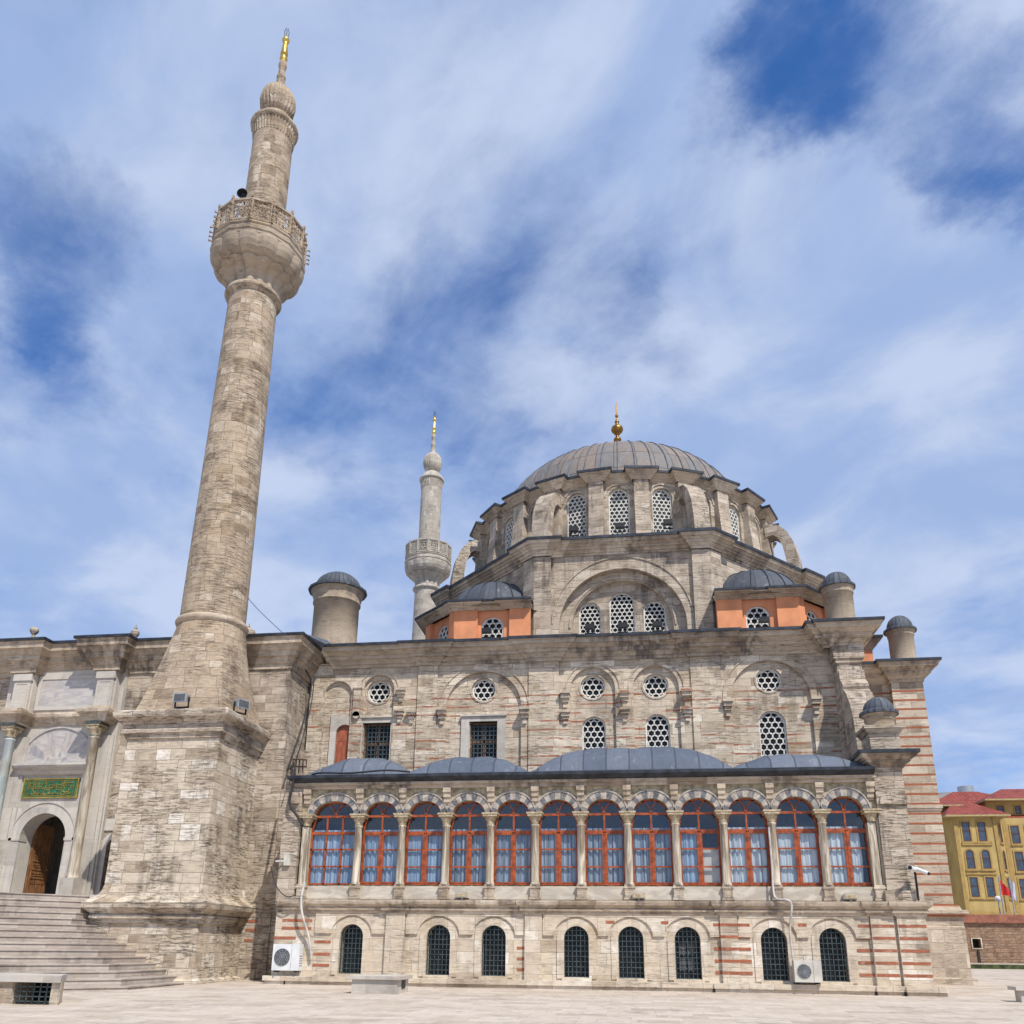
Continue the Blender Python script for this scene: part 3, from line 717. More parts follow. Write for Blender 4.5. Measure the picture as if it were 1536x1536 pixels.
vault(-12.2, -8.1, 1.04, 0); vault(-8.35, -3.55, .98, .1); vault(-3.6, 3.75, 1.24, .38, 'broadest lead vault of the gallery roof'); vault(3.45, 8.35, .84, .1)
# ---- main wall
m = MB()
def inner(cx, zs, r, k=1.0): return [(cx-r, 8.0), (cx+r, 8.0)]+[(cx+r*cos(pi*i/28), zs+r*k*sin(pi*i/28)) for i in range(29)]
REC = [(-12.7, 12.25, .62, 1.), (-10.85, 12.4, .70, 1.), (-6.15, 11.5, 1.64, .98), (-1.45, 12.15, .95, 1.02), (1.21, 12.15, .95, 1.02), (5.86, 11.56, 1.60, 1.02)]
m.panel([(-14.0, 7.4), (8.5, 7.4), (8.5, 13.7), (-14.0, 13.7)], [inner(*r) for r in REC], YW, .17)
def roundel(cx, cz, r=.53): return circ(cx, cz, r, 28)
RND = [(-10.9, 12.36), (-6.18, 12.31), (-1.45, 12.29), (1.21, 12.27), (5.86, 12.38)]
LOW = [(-1.43, .50, 10.98), (1.22, .50, 11.02), (5.86, .54, 11.04)]
rects = [[(-11.48, 8.4), (-10.26, 8.4), (-10.26, 10.92), (-11.48, 10.92)], [(-6.75, 8.4), (-5.56, 8.4), (-5.56, 10.87), (-6.75, 10.87)]]
m.panel([(-13.9, 7.5), (8.4, 7.5), (8.4, 13.65), (-13.9, 13.65)], [roundel(*q) for q in RND]+[arch(x, 8.3, zt-hw, hw, None, 14) for x, hw, zt in LOW]+rects+[arch(-12.33, 8.2, 10.5, .38)], YW+.16, .34)
for x0, x1 in ((-9.07, -8.20), (-4.18, -2.88), (2.67, 3.90)): m.box(x0, x1, YW-.09, YW+.02, 7.6, 13.62)
for cx, zs, r, k in REC[1:]:
    archband(m, cx, zs, r+(.30 if r > 1 else .18), r+(.34 if r > 1 else .21), YW-.05, YW+.01, 28, 0, k, .0, pi)
for cx, zz in RND: archband(m, cx, zz, .53, .60, YW+.13, YW+.18, 32, 0, 1, 0, 2*pi)
for x, z in ((-7.95, 11.45), (-4.35, 11.4), (4.10, 11.5), (7.60, 11.5)): corbel(m, x, YW, z, .42, .62, .34)
for x, z in ((-2.62, 12.05), (-.12, 12.0), (2.45, 12.0)): corbel(m, x, YW, z, .42, .62, .34); 
for x, z in ((-.12, 11.25), (-2.62, 11.2), (2.45, 11.2), (-9.82, 12.4), (-9.85, 11.45), (-9.3, 11.4)): corbel(m, x, YW, z, .40, .5, .28)
m.box(-11.95, -11.62, YW-.13, YW+.02, 11.2, 12.75); m.box(-11.98, -11.59, YW-.18, YW+.02, 12.45, 12.62); m.cyl((-11.785, YW-.0, 11.25), (-11.785, YW-.13, 11.25), .165, .165, 14)
m.box(-14.0, 9.3, YW+.6, OY, -.2, 13.9)                       # body of the hall
m.build('hall_wall', ['stone_hall'], mosque)
m = MB()     # corner buttress of the main wall, swooping down to the gallery pier
m.box(8.42, 9.38, 33.9, 39.4, 7.6, 13.5)
m.box(8.30, 9.50, 33.78, 34.5, 12.9, 13.45); m.box(8.38, 9.42, 33.84, 34.5, 12.72, 12.9)
m.prism([(34.7, 12.4), (33.84, 12.4), (33.82, 12.0), (33.5, 11.75), (33.45, 11.6), (33.5, 11.5), (33.1, 11.2), (32.75, 10.7), (32.5, 10.1), (32.38, 9.4), (32.36, 7.5), (34.7, 7.5)], 8.46, 9.44, 'x')
m.build('corner_buttress', ['stone_rough'], mosque)
def recessed_grille(name, poly, y, pitch, w=.05, glass='dark_glass', M=None, lab=None):
    g = MB(); g.M = M; honeycomb(g, poly, pitch, w, y, .07); o = g.build(name, ['plaster_white'], mosque, lab)
    g = MB(); g.M = M; face(g, poly, y+.16); g.build('pane', [glass], o); return o
for q in RND: recessed_grille('round_window', roundel(*q, .525), YW+.30, .27, .052)
for x, hw, zt in LOW: recessed_grille('honeycomb_window', arch(x, 8.32, zt-hw, hw, None, 14), YW+.30, .265, .052)
for k, r in enumerate(rects):
    (x0, z0), (x1, z1) = r[0], r[2]
    g = MB(); q = [(x0-.36, 8.0), (x1+.36, 8.0), (x1+.36, z1+.26), (x0-.36, z1+.26)]
    g.panel([(x0-.36, 8.0), (x0-.02, 8.0), (x0-.02, z1+.0), (x1+.02, z1+.0), (x1+.02, 8.0), (x1+.36, 8.0), (x1+.36, z1+.26), (x0-.36, z1+.26)], [], YW+.06, .3)
    g.box(x0-.40, x1+.40, YW-.02, YW+.2, z1+.22, z1+.28)
    fr = g.build('marble_window_surround', ['marble'], mosque)
    g = MB(); irongrid(g, r, 7, 13, .03, YW+.30); g2 = MB()
    ring(g, [(x0, 8.4), (x1, 8.4), (x1, z1), (x0, z1)], .07, YW+.42, .06, 1)
    g.box((x0+x1)/2-.05, (x0+x1)/2+.05, YW+.43, YW+.48, 8.4, z1, 1); g.box(x0, x1, YW+.43, YW+.48, 10.0, 10.1, 1)
    g.build('iron_grille', ['iron', 'wood_door'], fr)
    g = MB(); face(g, r, YW+.475); g.build('pane', ['dark_glass'], fr)
g = MB(); P = arch(-12.33, 8.2, 10.5, .375); g.panel(P, [], YW+.22, .06)
for dx in (-.19, .19): ring(g, [(-12.33+dx-.13, 8.5), (-12.33+dx+.13, 8.5), (-12.33+dx+.13, 10.2), (-12.33+dx-.13, 10.2)], .03, YW+.205, .02)
g.build('shutter_door', ['door_red'], mosque, 'small arched orange-red wooden door high in the left bay')
g = MB(); g.panel([(-12.98, 8.0), (-12.71, 8.0), (-12.71, 10.5)]+[(-12.33+.38*cos(pi-pi*i/14), 10.5+.38*sin(pi-pi*i/14)) for i in range(15)]+[(-11.95, 8.0), (-11.86, 8.0), (-11.86, 11.2), (-12.98, 11.35)], [], YW+.08, .1)
g.build('marble_door_surround', ['marble'], mosque)
# main cornice
m = MB()
cornice(m, [(-13.3, 35.6), (-13.0, 34.6), (-9.1, YW), (-9.1, YW-.09), (-8.15, YW-.09), (-8.15, YW), (-4.22, YW), (-4.22, YW-.12), (-2.82, YW-.12), (-2.82, YW), (2.62, YW), (2.62, YW-.12), (3.95, YW-.12), (3.95, YW), (8.0, YW), (8.0, 34.0), (8.28, 34.0), (8.28, 33.86), (9.45, 33.86), (9.45, 39.4)], 14.24, .82, .74, roof=1.2)
m.build('main_cornice', ['stone_mould', 'lead_dark'], mosque)
m = MB(); m.add([(-14.2, 35.2, 14.3), (9.3, 34.9, 14.3), (9.3, 62, 14.6), (-14.2, 62, 14.6)], [(0, 1, 2, 3)]); m.build('hall_roof', ['lead_roof'], mosque)
# ---- right tower and link wall
m = MB()
m.box(9.3, 11.9, 38.9, 45, .3, 13.7); m.box(11.85, 13.22, 38.6, 45, .3, 13.5)
m.prism([(38.1, .3), (38.1, .62), (38.3, .66), (38.3, 2.62), (38.36, 2.66), (38.36, 3.3), (38.6, 3.5), (39, 3.5), (39, .3)], 11.3, 13.42, 'x')
m.box(11.2, 13.52, 38.0, 38.5, .3, .6)
m.sweep([(11.2, 38.5), (11.2, 38.36), (13.4, 38.36), (13.4, 45)], [(-.02, 3.0), (.05, 3.0), (.1, 3.1), (.2, 3.16), (.2, 3.28), (-.2, 3.35)])
m.box(11.85, 13.30, 38.52, 45, 7.55, 7.75); m.box(11.85, 13.26, 38.56, 45, 7.45, 7.55)
m.build('striped_tower', ['stone_tower'], mosque)
m = MB(); cornice(m, [(9.4, 38.9), (11.84, 38.9), (11.84, 38.6), (13.2, 38.6), (13.2, 46)], 14.06, .80, .66, roof=.8)
m.build('tower_cornice', ['stone_mould', 'lead_dark'], mosque)
m = MB(); m.add([(9.3, 39, 14.2), (13.2, 39, 14.2), (13.2, 46, 14.3), (9.3, 46, 14.3)], [(0, 1, 2, 3)]); m.build('tower_roof', ['lead_roof'], mosque)
# ---- turrets
def turret(x, y, z0, z1, r, rc, zc, za, label=None, mat='stone_render', n=28):
    g = MB(); h = z1-z0
    g.lathe(x, y, [(r*1.06, z0-.3), (r*1.06, z0+.08), (r, z0+.14), (r*1.0, z1), (r*1.06, z1+.02), (r*1.06, z1+.07), (r*1.02, z1+.1), (r*1.1, z1+(zc-z1)*.6), (rc*.93, zc-.04)], n)
    t = g.build('turret', [mat], mosque, label)
    g = MB(); hh = za-zc
    pr = [(rc*.86, zc-.06), (rc, zc-.05), (rc*1.01, zc+.04), (rc*.93, zc+.08), (rc*.80, zc+.12)]
    pr += [(rc*.80*cos(pi/2*k/9), zc+.12+(hh-.12)*sin(pi/2*k/9)) for k in range(1, 10)]
    g.lathe(x, y, pr, 48, 0, smooth=False, flute=(32, .03)); g.build('lead_cap', ['lead_cap'], t)
turret(-13.58, 35.9, 14.0, 17.05, 1.06, 1.36, 17.75, 18.72, 'stout weathered turret behind the left cornice')
turret(9.10, 35.2, 14.35, 16.2, .60, .74, 16.55, 17.28, 'turret on the right end of the main cornice')
turret(12.86, 39.6, 14.25, 15.78, .56, .72, 16.08, 16.85, 'turret on top of the striped tower')
m = MB(); m.box(8.42, 9.42, 30.5, 31.6, 7.9, 9.1)
m.sweep([(8.42, 31.6), (8.42, 30.5), (9.42, 30.5), (9.42, 31.6)], [(-.02, 8.95), (.05, 8.98), (.12, 9.08), (.2, 9.12), (.2, 9.22), (-.5, 9.26)]); m.box(8.4, 9.4, 30.55, 31.6, 9.1, 9.24)
m.build('turret_block', ['stone_rough'], mosque)
turret(8.98, 31.05, 9.2, 9.52, .50, .66, 9.80, 10.42, 'small turret above the gallery end pier')
m = MB(); m.sweep([(8.38, 31.8), (8.38, 30.44), (9.46, 30.44), (9.46, 31.8)], [(0, 8.0), (.14, 8.06), (.14, 8.14), (0, 8.22)]); m.build('lead_flashing', ['lead'], mosque)
# ---- octagon
AP = 9.7; HS = AP*math.tan(pi/8)
def rot(p, a): return (XC+p[0]*cos(a)-p[1]*sin(a), OY+p[0]*sin(a)+p[1]*cos(a))
Mf = [Matrix.Translation((XC, OY, 0)) @ Matrix.Rotation(k*pi/4, 4, 'Z') for k in range(8)]
m = MB()
zo0, zo1 = 14.0, 19.6
for k in range(8):
    m.M = Mf[k]
    if k == 0:
        m.panel([(-HS, zo0), (HS, zo0), (HS, zo1), (-HS, zo1)], [[(-2.95, 14.6), (2.95, 14.6)]+[(2.95*cos(pi*i/32), 15.85+2.92*sin(pi*i/32)) for i in range(33)]], -AP, .42)
        m.panel([(-3.2, 14.3), (3.2, 14.3), (3.2, 19.3), (-3.2, 19.3)], [[(-2.36, 14.6), (2.36, 14.6)]+[(2.36*cos(pi*i/32), 16.0+2.34*sin(pi*i/32)) for i in range(33)]], -AP+.41, .32)
        TW = [(-1.52, .52, 17.40), (0, .59, 17.86), (1.52, .52, 17.36)]
        m.panel([(-2.7, 14.3), (2.7, 14.3), (2.7, 18.8), (-2.7, 18.8)], [arch(x, 15.3, zt-hw, hw) for x, hw, zt in TW], -AP+.72, .3)
        archband(m, 0, 16.1, 3.22, 3.28, -AP-.05, -AP+.02, 36)
        archband(m, 0, 16.0, 2.42, 2.50, -AP+.35, -AP+.43, 36)
    else:
        m.panel([(-HS, zo0), (HS, zo0), (HS, zo1), (-HS, zo1)], [], -AP, .3, side=False)
# corner piers
m.M = None
a0 = pi/8
def P8(x, k): c = Mf[k] @ Vector((x, 0, 0)); return c
for k in range(8):
    A = Mf[k] @ Vector((HS-.72, -AP-.22, 0)); B = Mf[k] @ Vector((HS+.09, -AP-.22, 0)); 
    C2 = Mf[(k+1) % 8] @ Vector((-HS+.72, -AP-.22, 0)); A2 = Mf[k] @ Vector((HS-.72, -AP+.3, 0)); C3 = Mf[(k+1) % 8] @ Vector((-HS+.72, -AP+.3, 0))
    m.prism([(A.x, A.y), (B.x, B.y), (C2.x, C2.y), (C3.x, C3.y), (A2.x, A2.y)], 14.0, 19.45)
m.build('octagon_wall', ['stone_upper'], mosque)
for x, hw, zt in TW: recessed_grille('honeycomb_window', arch(x, 15.32, zt-hw, hw), -AP+.84, .23, .05, M=Mf[0])
m = MB(); path = []
for k in range(8):
    for p in ((-HS+.72, -AP-.22), (-HS+.72, -AP), (HS-.72, -AP), (HS-.72, -AP-.22), (HS+.09, -AP-.22)):
        q = Mf[k] @ Vector((p[0], p[1], 0)); path.append((q.x, q.y))
cornice(m, path, 20.12, .62, .54, closed=True, roof=.9, lt=.14)
m.lathe(XC, OY, [(9.6, 20.3), (8.0, 20.5)], 48, 1)
m.build('octagon_cornice', ['stone_mould', 'lead_dark'], mosque)
# ---- drum with 24 windows
RW = 8.36
m = MB(); DW = []
for k in range(24):
    a = k*2*pi/24; M = Matrix.Translation((XC, OY, 0)) @ Matrix.Rotation(a, 4, 'Z'); m.M = M
    w = RW*math.tan(pi/24)
    m.panel([(-w, 20.2), (w, 20.2), (w, 24.35), (-w, 24.35)], [arch(0, 21.0, 23.35, .52, .50)], -RW, .30, side=False)
    archband(m, 0, 23.35, .66, .74, -RW-.05, -RW+.02, 14)
    DW.append((a if a <= pi else a-2*pi, M))
    m.M = Matrix.Translation((XC, OY, 0)) @ Matrix.Rotation(a+pi/24, 4, 'Z')
    m.box(-.37, .37, -RW-.34, -RW+.2, 20.2, 24.1)
    m.prism([(-RW-.34, 20.2), (-RW-.62, 20.2), (-RW-.34, 23.2)], -.37, .37, 'x')
m.M = None
m.lathe(XC, OY, [(7.3, 20.0), (7.3, 24.4)], 48)
m.build('drum_wall', ['stone_upper'], mosque)
for a, M in DW:
    if abs(a) > radians(112): continue
    recessed_grille('drum_window', arch(0, 21.02, 23.35, .515, .49), -RW+.14, .235, .052, 'grey_glass', M)
m = MB(); path = []
for k in range(24):
    for (dx, ry) in ((-.66, RW), (.66, RW)):
        p = Matrix.Rotation(k*2*pi/24, 4, 'Z') @ Vector((dx, -ry, 0)); path.append((XC+p.x, OY+p.y))
    for (dx, ry) in ((-.47, RW+.36), (.47, RW+.36)):
        p = Matrix.Rotation((k+.5)*2*pi/24, 4, 'Z') @ Vector((dx, -ry, 0)); path.append((XC+p.x, OY+p.y))
cornice(m, path, 24.52, .42, .32, closed=True, roof=.6, lt=.13)
m.build('drum_cornice', ['stone_mould', 'lead_dark'], mosque)
for k in range(8):
    g = MB(); g.M = Matrix.Translation((XC, OY, 0)) @ Matrix.Rotation(radians(22.5+45*k), 4, 'Z')
    o = [(10.30, 20.1), (10.22, 21.4), (10.05, 22.4), (9.75, 23.1), (9.35, 23.55), (8.95, 23.7), (8.6, 23.7)]
    i_ = [(8.6, 23.0), (9.0, 23.05), (9.25, 22.85), (9.45, 22.4), (9.58, 21.6), (9.66, 20.1)]
    g.prism([(-r, z) for r, z in o+i_], -.42, .42, 'x')
    g.box(-.46, .46, -10.36, -9.6, 20.1, 20.4)
    g.build('flying_buttress', ['stone_rough'], mosque)
# ---- main dome
m = MB(); H = 5.40; R = 7.5
m.lathe(XC, OY, [(R, 24.72)]+[(R*cos(pi/2*k/26), 24.72+H*sin(pi/2*k/26)) for k in range(1, 27)], 96, 0, uref=R)
for k in range(52):     # standing seams
    a = 2*pi*k/52
    pts = [(XC+(R+.02)*cos(pi/2*t/14)*sin(a), OY-(R+.02)*cos(pi/2*t/14)*cos(a), 24.72+(H+.02)*sin(pi/2*t/14)) for t in range(14)]
    m.tube(pts, .035, 4, 1)
dome = m.build('dome', ['lead_dome', 'lead'], mosque)
m = MB()
m.lathe(XC, OY, [(.5, 30.05), (.30, 30.3), (.12, 30.5), (.12, 31.9), (.20, 32.0), (.25, 32.1), (.20, 32.22), (.10, 32.3), (.10, 32.42), (.20, 32.55), (.34, 32.72), (.38, 32.86), (.34, 33.0), (.18, 33.15), (.08, 33.25), (.13, 33.36), (.14, 33.44), (.07, 33.52), (.06, 33.75), (.11, 33.85), (.04, 34.0), (.03, 34.6), (0, 35.0)], 20)
m.build('finial', ['gold_old'], dome)
# ---- orange exedrae in the corners
def exedra(sx, far=False):
    def X(x): return XC+sx*x
    y0 = 36.0; z0 = 13.9; z1 = 16.62
    foot = [(4.2, y0), (7.75, y0), (9.55, 37.8), (9.55, 42.6), (7.0, 42.8), (4.2, 39.8)]
    if far: foot = [(p[0], 2*OY-p[1]) for p in foot]
    n = len(foot)
    g = MB()
    def seg(a, b, win):
        A = Vector(a); B = Vector(b); L = (B-A).length; d = (B-A)/L
        ang = atan2(d.y, d.x*1)
        # local frame: x along the face, y into the building
        ax = Vector((X(a[0]), a[1], 0)); bx = Vector((X(b[0]), b[1], 0))
        if ax.x > bx.x or (abs(ax.x-bx.x) < 1e-4 and sx > 0 and False): ax, bx = bx, ax
        e = (bx-ax).normalized()
        inn = Vector((-e.y, e.x, 0))
        if inn.dot(Vector((X(6.5), 40 if not far else 2*OY-40, 0))-ax) < 0: inn = -inn
        Mx = Matrix(((e.x, inn.x, 0, ax.x), (e.y, inn.y, 0, ax.y), (0, 0, 1, 0), (0, 0, 0, 1)))
        g.M = Mx
        if win:
            c = L/2; hw = .52 if L > 3 else .46
            g.panel([(0, z0), (L, z0), (L, z1), (0, z1)], [arch(c, 14.7, z1-.34-hw*.9, hw, hw*.9)], .20, .25, side=False)
            g.box(0, L*.31 if L > 3 else .42, 0, .4, z0, z1); g.box(L-(L*.27 if L > 3 else .42), L, 0, .4, z0, z1)
            return (Mx, arch(c, 14.72, z1-.34-hw*.9, hw-.005, hw*.9-.005))
        g.box(0, L, 0, .3, z0, z1); return None
    wins = []
    w = seg(foot[0], foot[1], True); wins.append(w)
    w = seg(foot[1], foot[2], True); wins.append(w)
    seg(foot[2], foot[3], False)
    g.M = None
    ex = g.build('corner_exedra', ['orange_render'], mosque)
    for Mx, P in wins:
        q = MB(); q.M = Mx; honeycomb(q, P, .30, .068, .26, .06); o = q.build('honeycomb_window', ['plaster_white'], ex)
        o.name = 'honeycomb_window'
    q = MB()
    for Mx, P in wins: q.M = Mx; face(q, P, .40)
    q.build('glazing', ['dark_glass'], ex)
    pth = [(4.1, y0-.0), (5.35, y0-.0), (5.35, y0+.10), (6.85, y0+.10), (6.85, y0), (7.78, y0), (8.15, y0+.42), (8.22, y0+.48), (9.2, y0+1.4), (9.55, y0+1.75), (9.55, 42.4)]
    if far: pth = [(p[0], 2*OY-p[1]) for p in pth]
    pts = [(X(p[0]), p[1]) for p in pth]
    if (sx < 0) != far: pts = pts[::-1]
    g = MB(); cornice(g, pts, 16.84, .26, .46, roof=.7, lt=.10); g.build('exedra_cornice', ['stone_mould', 'lead_dark'], ex)
    g = MB(); cx, cy = X(6.3), (39.0 if not far else 2*OY-39.0); rr = 2.42
    g.lathe(cx, cy, [(rr+.9, 16.7), (rr, 16.95)]+[(rr*cos(pi/2*k/12), 16.95+2.12*sin(pi/2*k/12)) for k in range(1, 13)], 40, 0, uref=2.6)
    for k in range(18):
        a = 2*pi*k/18; g.tube([(cx+(rr+.02)*cos(pi/2*t/9)*cos(a), cy+(rr+.02)*cos(pi/2*t/9)*sin(a), 16.95+2.14*sin(pi/2*t/9)) for t in range(9)], .03, 4, 1)
    g.build('lead_dome', ['lead_small', 'lead_dark'], ex)
exedra(-1); exedra(1); exedra(-1, True); exedra(1, True)
g = MB(); g.box(11.2, 12.1, 41.6, 44, 13.9, 15.9); g.build('rear_exedra', ['orange_render'], mosque)
g = MB(); cornice(g, [(11.1, 41.6), (12.1, 41.6), (12.1, 44)], 16.4, .5, .4, roof=.5); g.build('rear_exedra_cornice', ['stone_mould', 'lead_dark'], mosque)
# ================================================================== COURTYARD BLOCK AND PORTAL
YB = 32.5; PX = -24.1
block = thing('courtyard_gatehouse', 'flat-roofed stone block left of the gallery with a marble portal and arched doorway', 'gatehouse', (PX, 32, .3))
m = MB()
door = arch(PX, 3.25, 5.7, 1.03, 1.03, 18)
wn = arch(-20.95, 3.62, 5.35, .36, .36, 12)
m.panel([(-21.5, 2.4), (-14.2, 2.4), (-14.2, 13.4), (-21.5, 13.4)], [wn], YB, .5, side=False)
m.box(-21.5, -18.5, YB-.0, YB+.05, .1, 3.0); 
m.box(-14.2, -14.12, YB, 36.8, .1, 13.4); m.box(-14.9, -14.21, YB+.02, 34.7, .1, 13.4); m.box(-40, -27.0, YB, 40, .1, 13.4)
m.box(-40, -14.2, 36.6, 62, .1, 13.6); m.box(-21.5, -14.5, YB+.52, 36.7, .1, 13.3)
m.box(-15.2, -13.98, YB-.14, 34.58, .1, 9.75); m.box(-15.2, -13.86, YB-.26, 34.5, .1, 2.75)
m.prism([(YB-.14, 9.75), (YB, 9.95), (YB+.2, 9.95), (YB+.2, 9.75)], -15.0, -14.0, 'x')
m.box(-13.95, -12.69, 32.3, 34.5, .1, 7.6)
archband(m, -20.95, 6.6, 1.0, 1.06, YB-.03, YB+.01, 20)
for z in (2.42, 2.1, 1.72): m.box(-14.85, -14.4 if z > 2 else -14.5, YB-.275, YB-.2, z, z+.09, 1)
m.build('wall', ['stone_rough', 'brick_red'], block)
m = MB()
m.panel([(-27.0, 3.0), (-21.6, 3.0), (-21.6, 13.0), (-27.0, 13.0)], [door], YB-.2, .75, side=False)
m.box(-21.6, -21.5, YB-.2, YB+.2, .2, 13.0)
for s in (-1, 1):
    m.box(PX+s*1.95-.42, PX+s*1.95+.42, YB-.34, YB-.1, 3.2, 10.0)           # pilaster strips behind the columns
    m.box(PX+s*1.95-.58, PX+s*1.95+.58, YB-.28, YB-.1, 3.2, 10.0)
    m.box(PX+s*1.95-.30, PX+s*1.95+.30, YB-1.0, YB-.1, 3.2, 4.05)           # pedestals
    m.box(PX+s*1.95-.38, PX+s*1.95+.38, YB-.60, YB-.1, 10.95, 12.9)
    m.box(PX+s*1.95-.46, PX+s*1.95+.46, YB-.50, YB-.1, 10.9, 12.9)
    m.box(PX+s*1.95-.44, PX+s*1.95+.44, YB-.66, YB-.1, 12.45, 12.75)
    ring(m, [(PX+s*1.95-.3, 11.15), (PX+s*1.95+.3, 11.15), (PX+s*1.95+.3, 12.35), (PX+s*1.95-.3, 12.35)], .05, YB-.62, .03)
m.build('marble_portal', ['marble'], block)
m = MB()
bp = [(-28.4, YB-.2), (PX-2.45, YB-.2), (PX-2.45, YB-.95), (PX-1.48, YB-.95), (PX-1.48, YB-.22), (PX+1.48, YB-.22), (PX+1.48, YB-.95), (PX+2.45, YB-.95), (PX+2.45, YB+.0)]
m.sweep(bp, [(0, 10.48), (.04, 10.48), (.05, 10.6), (.12, 10.66), (.14, 10.74), (.26, 10.82), (.28, 10.94), (0, 10.98)])
m.sweep(bp, [(-.4, 10.94), (0, 10.97), (-.02, 11.14), (-.4, 11.16)])
for s in (-1, 1): m.box(PX+s*1.95-.5, PX+s*1.95+.5, YB-.94, YB-.1, 10.45, 10.95)
m.build('string_course', ['stone_mould'], block)
for s in (-1, 1):
    g = MB(); x, y = PX+s*1.95, YB-.68
    g.lathe(x, y, [(.26, 4.05), (.26, 4.12), (.22, 4.16), (.205, 4.3), (.18, 9.75), (.21, 9.78), (.21, 9.84), (.18, 9.86)], 20)
    c = g.build('column', ['column_marble' if s > 0 else 'grey_marble_col'], block)
    g = MB(); g.lathe(x, y, [(.18, 9.86), (.20, 9.95), (.20, 10.02), (.28, 10.14), (.30, 10.22), (.24, 10.26)], 16)
    for k in range(4):
        a = k*pi/2+pi/4; g.cyl((x+.29*cos(a)-.05, y+.29*sin(a), 10.21), (x+.29*cos(a)+.05, y+.29*sin(a), 10.21), .075, n=10)
    g.box(x-.3, x+.3, y-.3, y+.3, 10.27, 10.36); g.build('capital', ['capital_stone'], c)
    g = MB(); g.box(x-.34, x+.34, y-.34, y+.34, 10.36, 10.44); g.lathe(x, y, [(.21, 9.84), (.215, 9.85), (.215, 9.89), (.18, 9.9)], 16); g.build('lead_collar', ['iron'], c)
m = MB()     # panel over the portal
ring(m, [(PX-1.45, 11.2), (PX+1.45, 11.2), (PX+1.45, 12.75), (PX-1.45, 12.75)], .16, YB-.26, .08)
m.box(PX-1.29, PX+1.29, YB-.225, YB-.19, 11.36, 12.59, 1); m.build('framed_panel', ['marble', 'marble_panel'], block)
m = MB()     # fan of marble wedges
for i in range(9):
    A, B = pi*i/9, pi*(i+1)/9
    m.add([(PX, YB-.215, 8.82)]+[(PX+1.66*cos(A+(B-A)*k/5), YB-.215, 8.82+1.55*sin(A+(B-A)*k/5)) for k in range(6)], [tuple(range(7))], i % 2)
archband(m, PX, 8.82, 1.66, 1.74, YB-.27, YB-.2, 30, 0, .935)
m.box(PX-.28, PX+.28, YB-.26, YB-.2, 8.82, 8.9); archband(m, PX, 8.9, 0.0, .24, YB-.245, YB-.2, 12)
m.build('fan_lunette', ['marble_panel', 'marble_diag'], block)
m = MB()
m.prism([(YB-.62, 8.78), (YB-.62, 8.70), (YB-.56, 8.62), (YB-.40, 8.48), (YB-.32, 8.36), (YB-.2, 8.30), (YB-.2, 8.82)], PX-1.72, PX+1.72, 'x')
m.build('hood', ['marble'], block)
m = MB(); archband(m, PX, 5.7, 1.03, 1.46, YB-.25, YB-.19, 22)
archband(m, PX, 5.7, 1.46, 1.50, YB-.29, YB-.19, 22)
for s in (-1, 1): m.box(min(PX+s*1.03, PX+s*1.46), max(PX+s*1.03, PX+s*1.46), YB-.25, YB-.19, 3.25, 5.66); m.box(min(PX+s*1.0, PX+s*1.5), max(PX+s*1.0, PX+s*1.5), YB-.28, YB+.2, 5.60, 5.72)
m.build('door_surround', ['marble'], block)
g = MB()   # inscription panel: gilt calligraphy on green
SX0, SX1, SZ0, SZ1 = PX-1.27, PX+1.27, 7.36, 8.20
g.box(SX0, SX1, YB-.25, YB-.19, SZ0, SZ1)
ring(g, [(SX0, SZ0), (SX1, SZ0), (SX1, SZ1), (SX0, SZ1)], .05, YB-.28, .04, 1)
ring(g, [(SX0+.09, SZ0+.09), (SX1-.09, SZ0+.09), (SX1-.09, SZ1-.09), (SX0+.09, SZ1-.09)], .018, YB-.265, .02, 1)
sg = g.build('inscription_panel', ['sign_green', 'gold'], block)
g = MB(); rr = random.Random(21)
def stroke(pts, w):
    for a, b in zip(pts, pts[1:]): bar(g, a, b, w, YB-.275, .03)
def curve(x, z, r, a0, a1, w, sx=1.0, n=7): stroke([(x+sx*r*cos(a0+(a1-a0)*i/n), z+r*sin(a0+(a1-a0)*i/n)) for i in range(n+1)], w)
x0, x1 = SX0+.18, SX1-.18
# long horizontal sweeps, tall uprights (alif / lam), bowls and dots in two interlaced lines
stroke([(x0, 7.80), (x0+.5, 7.775), (x0+1.15, 7.79), (x0+1.6, 7.80)], .024); stroke([(x1-1.0, 7.86), (x1-.5, 7.95), (x1-.1, 8.02)], .024)
for x in (.05, .12, .30, .38, .52, .86, 1.02, 1.36, 1.60, 1.68, 1.74): stroke([(x0+x, 7.66+rr.random()*.1), (x0+x+.015, 8.02+rr.random()*.06)], .026)
for x, z, r, a, b in ((.16, 7.60, .09, pi, 2*pi), (.46, 7.70, .10, pi*.9, 2*pi), (.70, 7.62, .10, pi, 2.1*pi), (.95, 7.60, .085, pi, 2*pi), (1.22, 7.64, .11, .9*pi, 2*pi), (1.50, 7.62, .10, pi, 2*pi), (1.82, 7.70, .11, .9*pi, 2.2*pi), (2.05, 7.62, .08, pi, 2*pi),
                      (.22, 7.92, .06, 0, pi*1.8), (.62, 7.90, .07, .5*pi, 2.2*pi), (.78, 8.0, .05, 0, 1.9*pi), (1.12, 7.98, .07, pi*.2, 1.7*pi), (1.28, 7.84, .06, 0, 1.8*pi), (1.46, 7.76, .06, 0, 2*pi), (1.88, 7.94, .07, .3*pi, 1.8*pi), (2.08, 7.84, .06, .5*pi, 2.3*pi), (1.0, 7.74, .05, 0, 2*pi), (.56, 7.56, .05, 0, pi*1.6)):
    curve(x0+x, z, r, a, b, .024, 1.3)
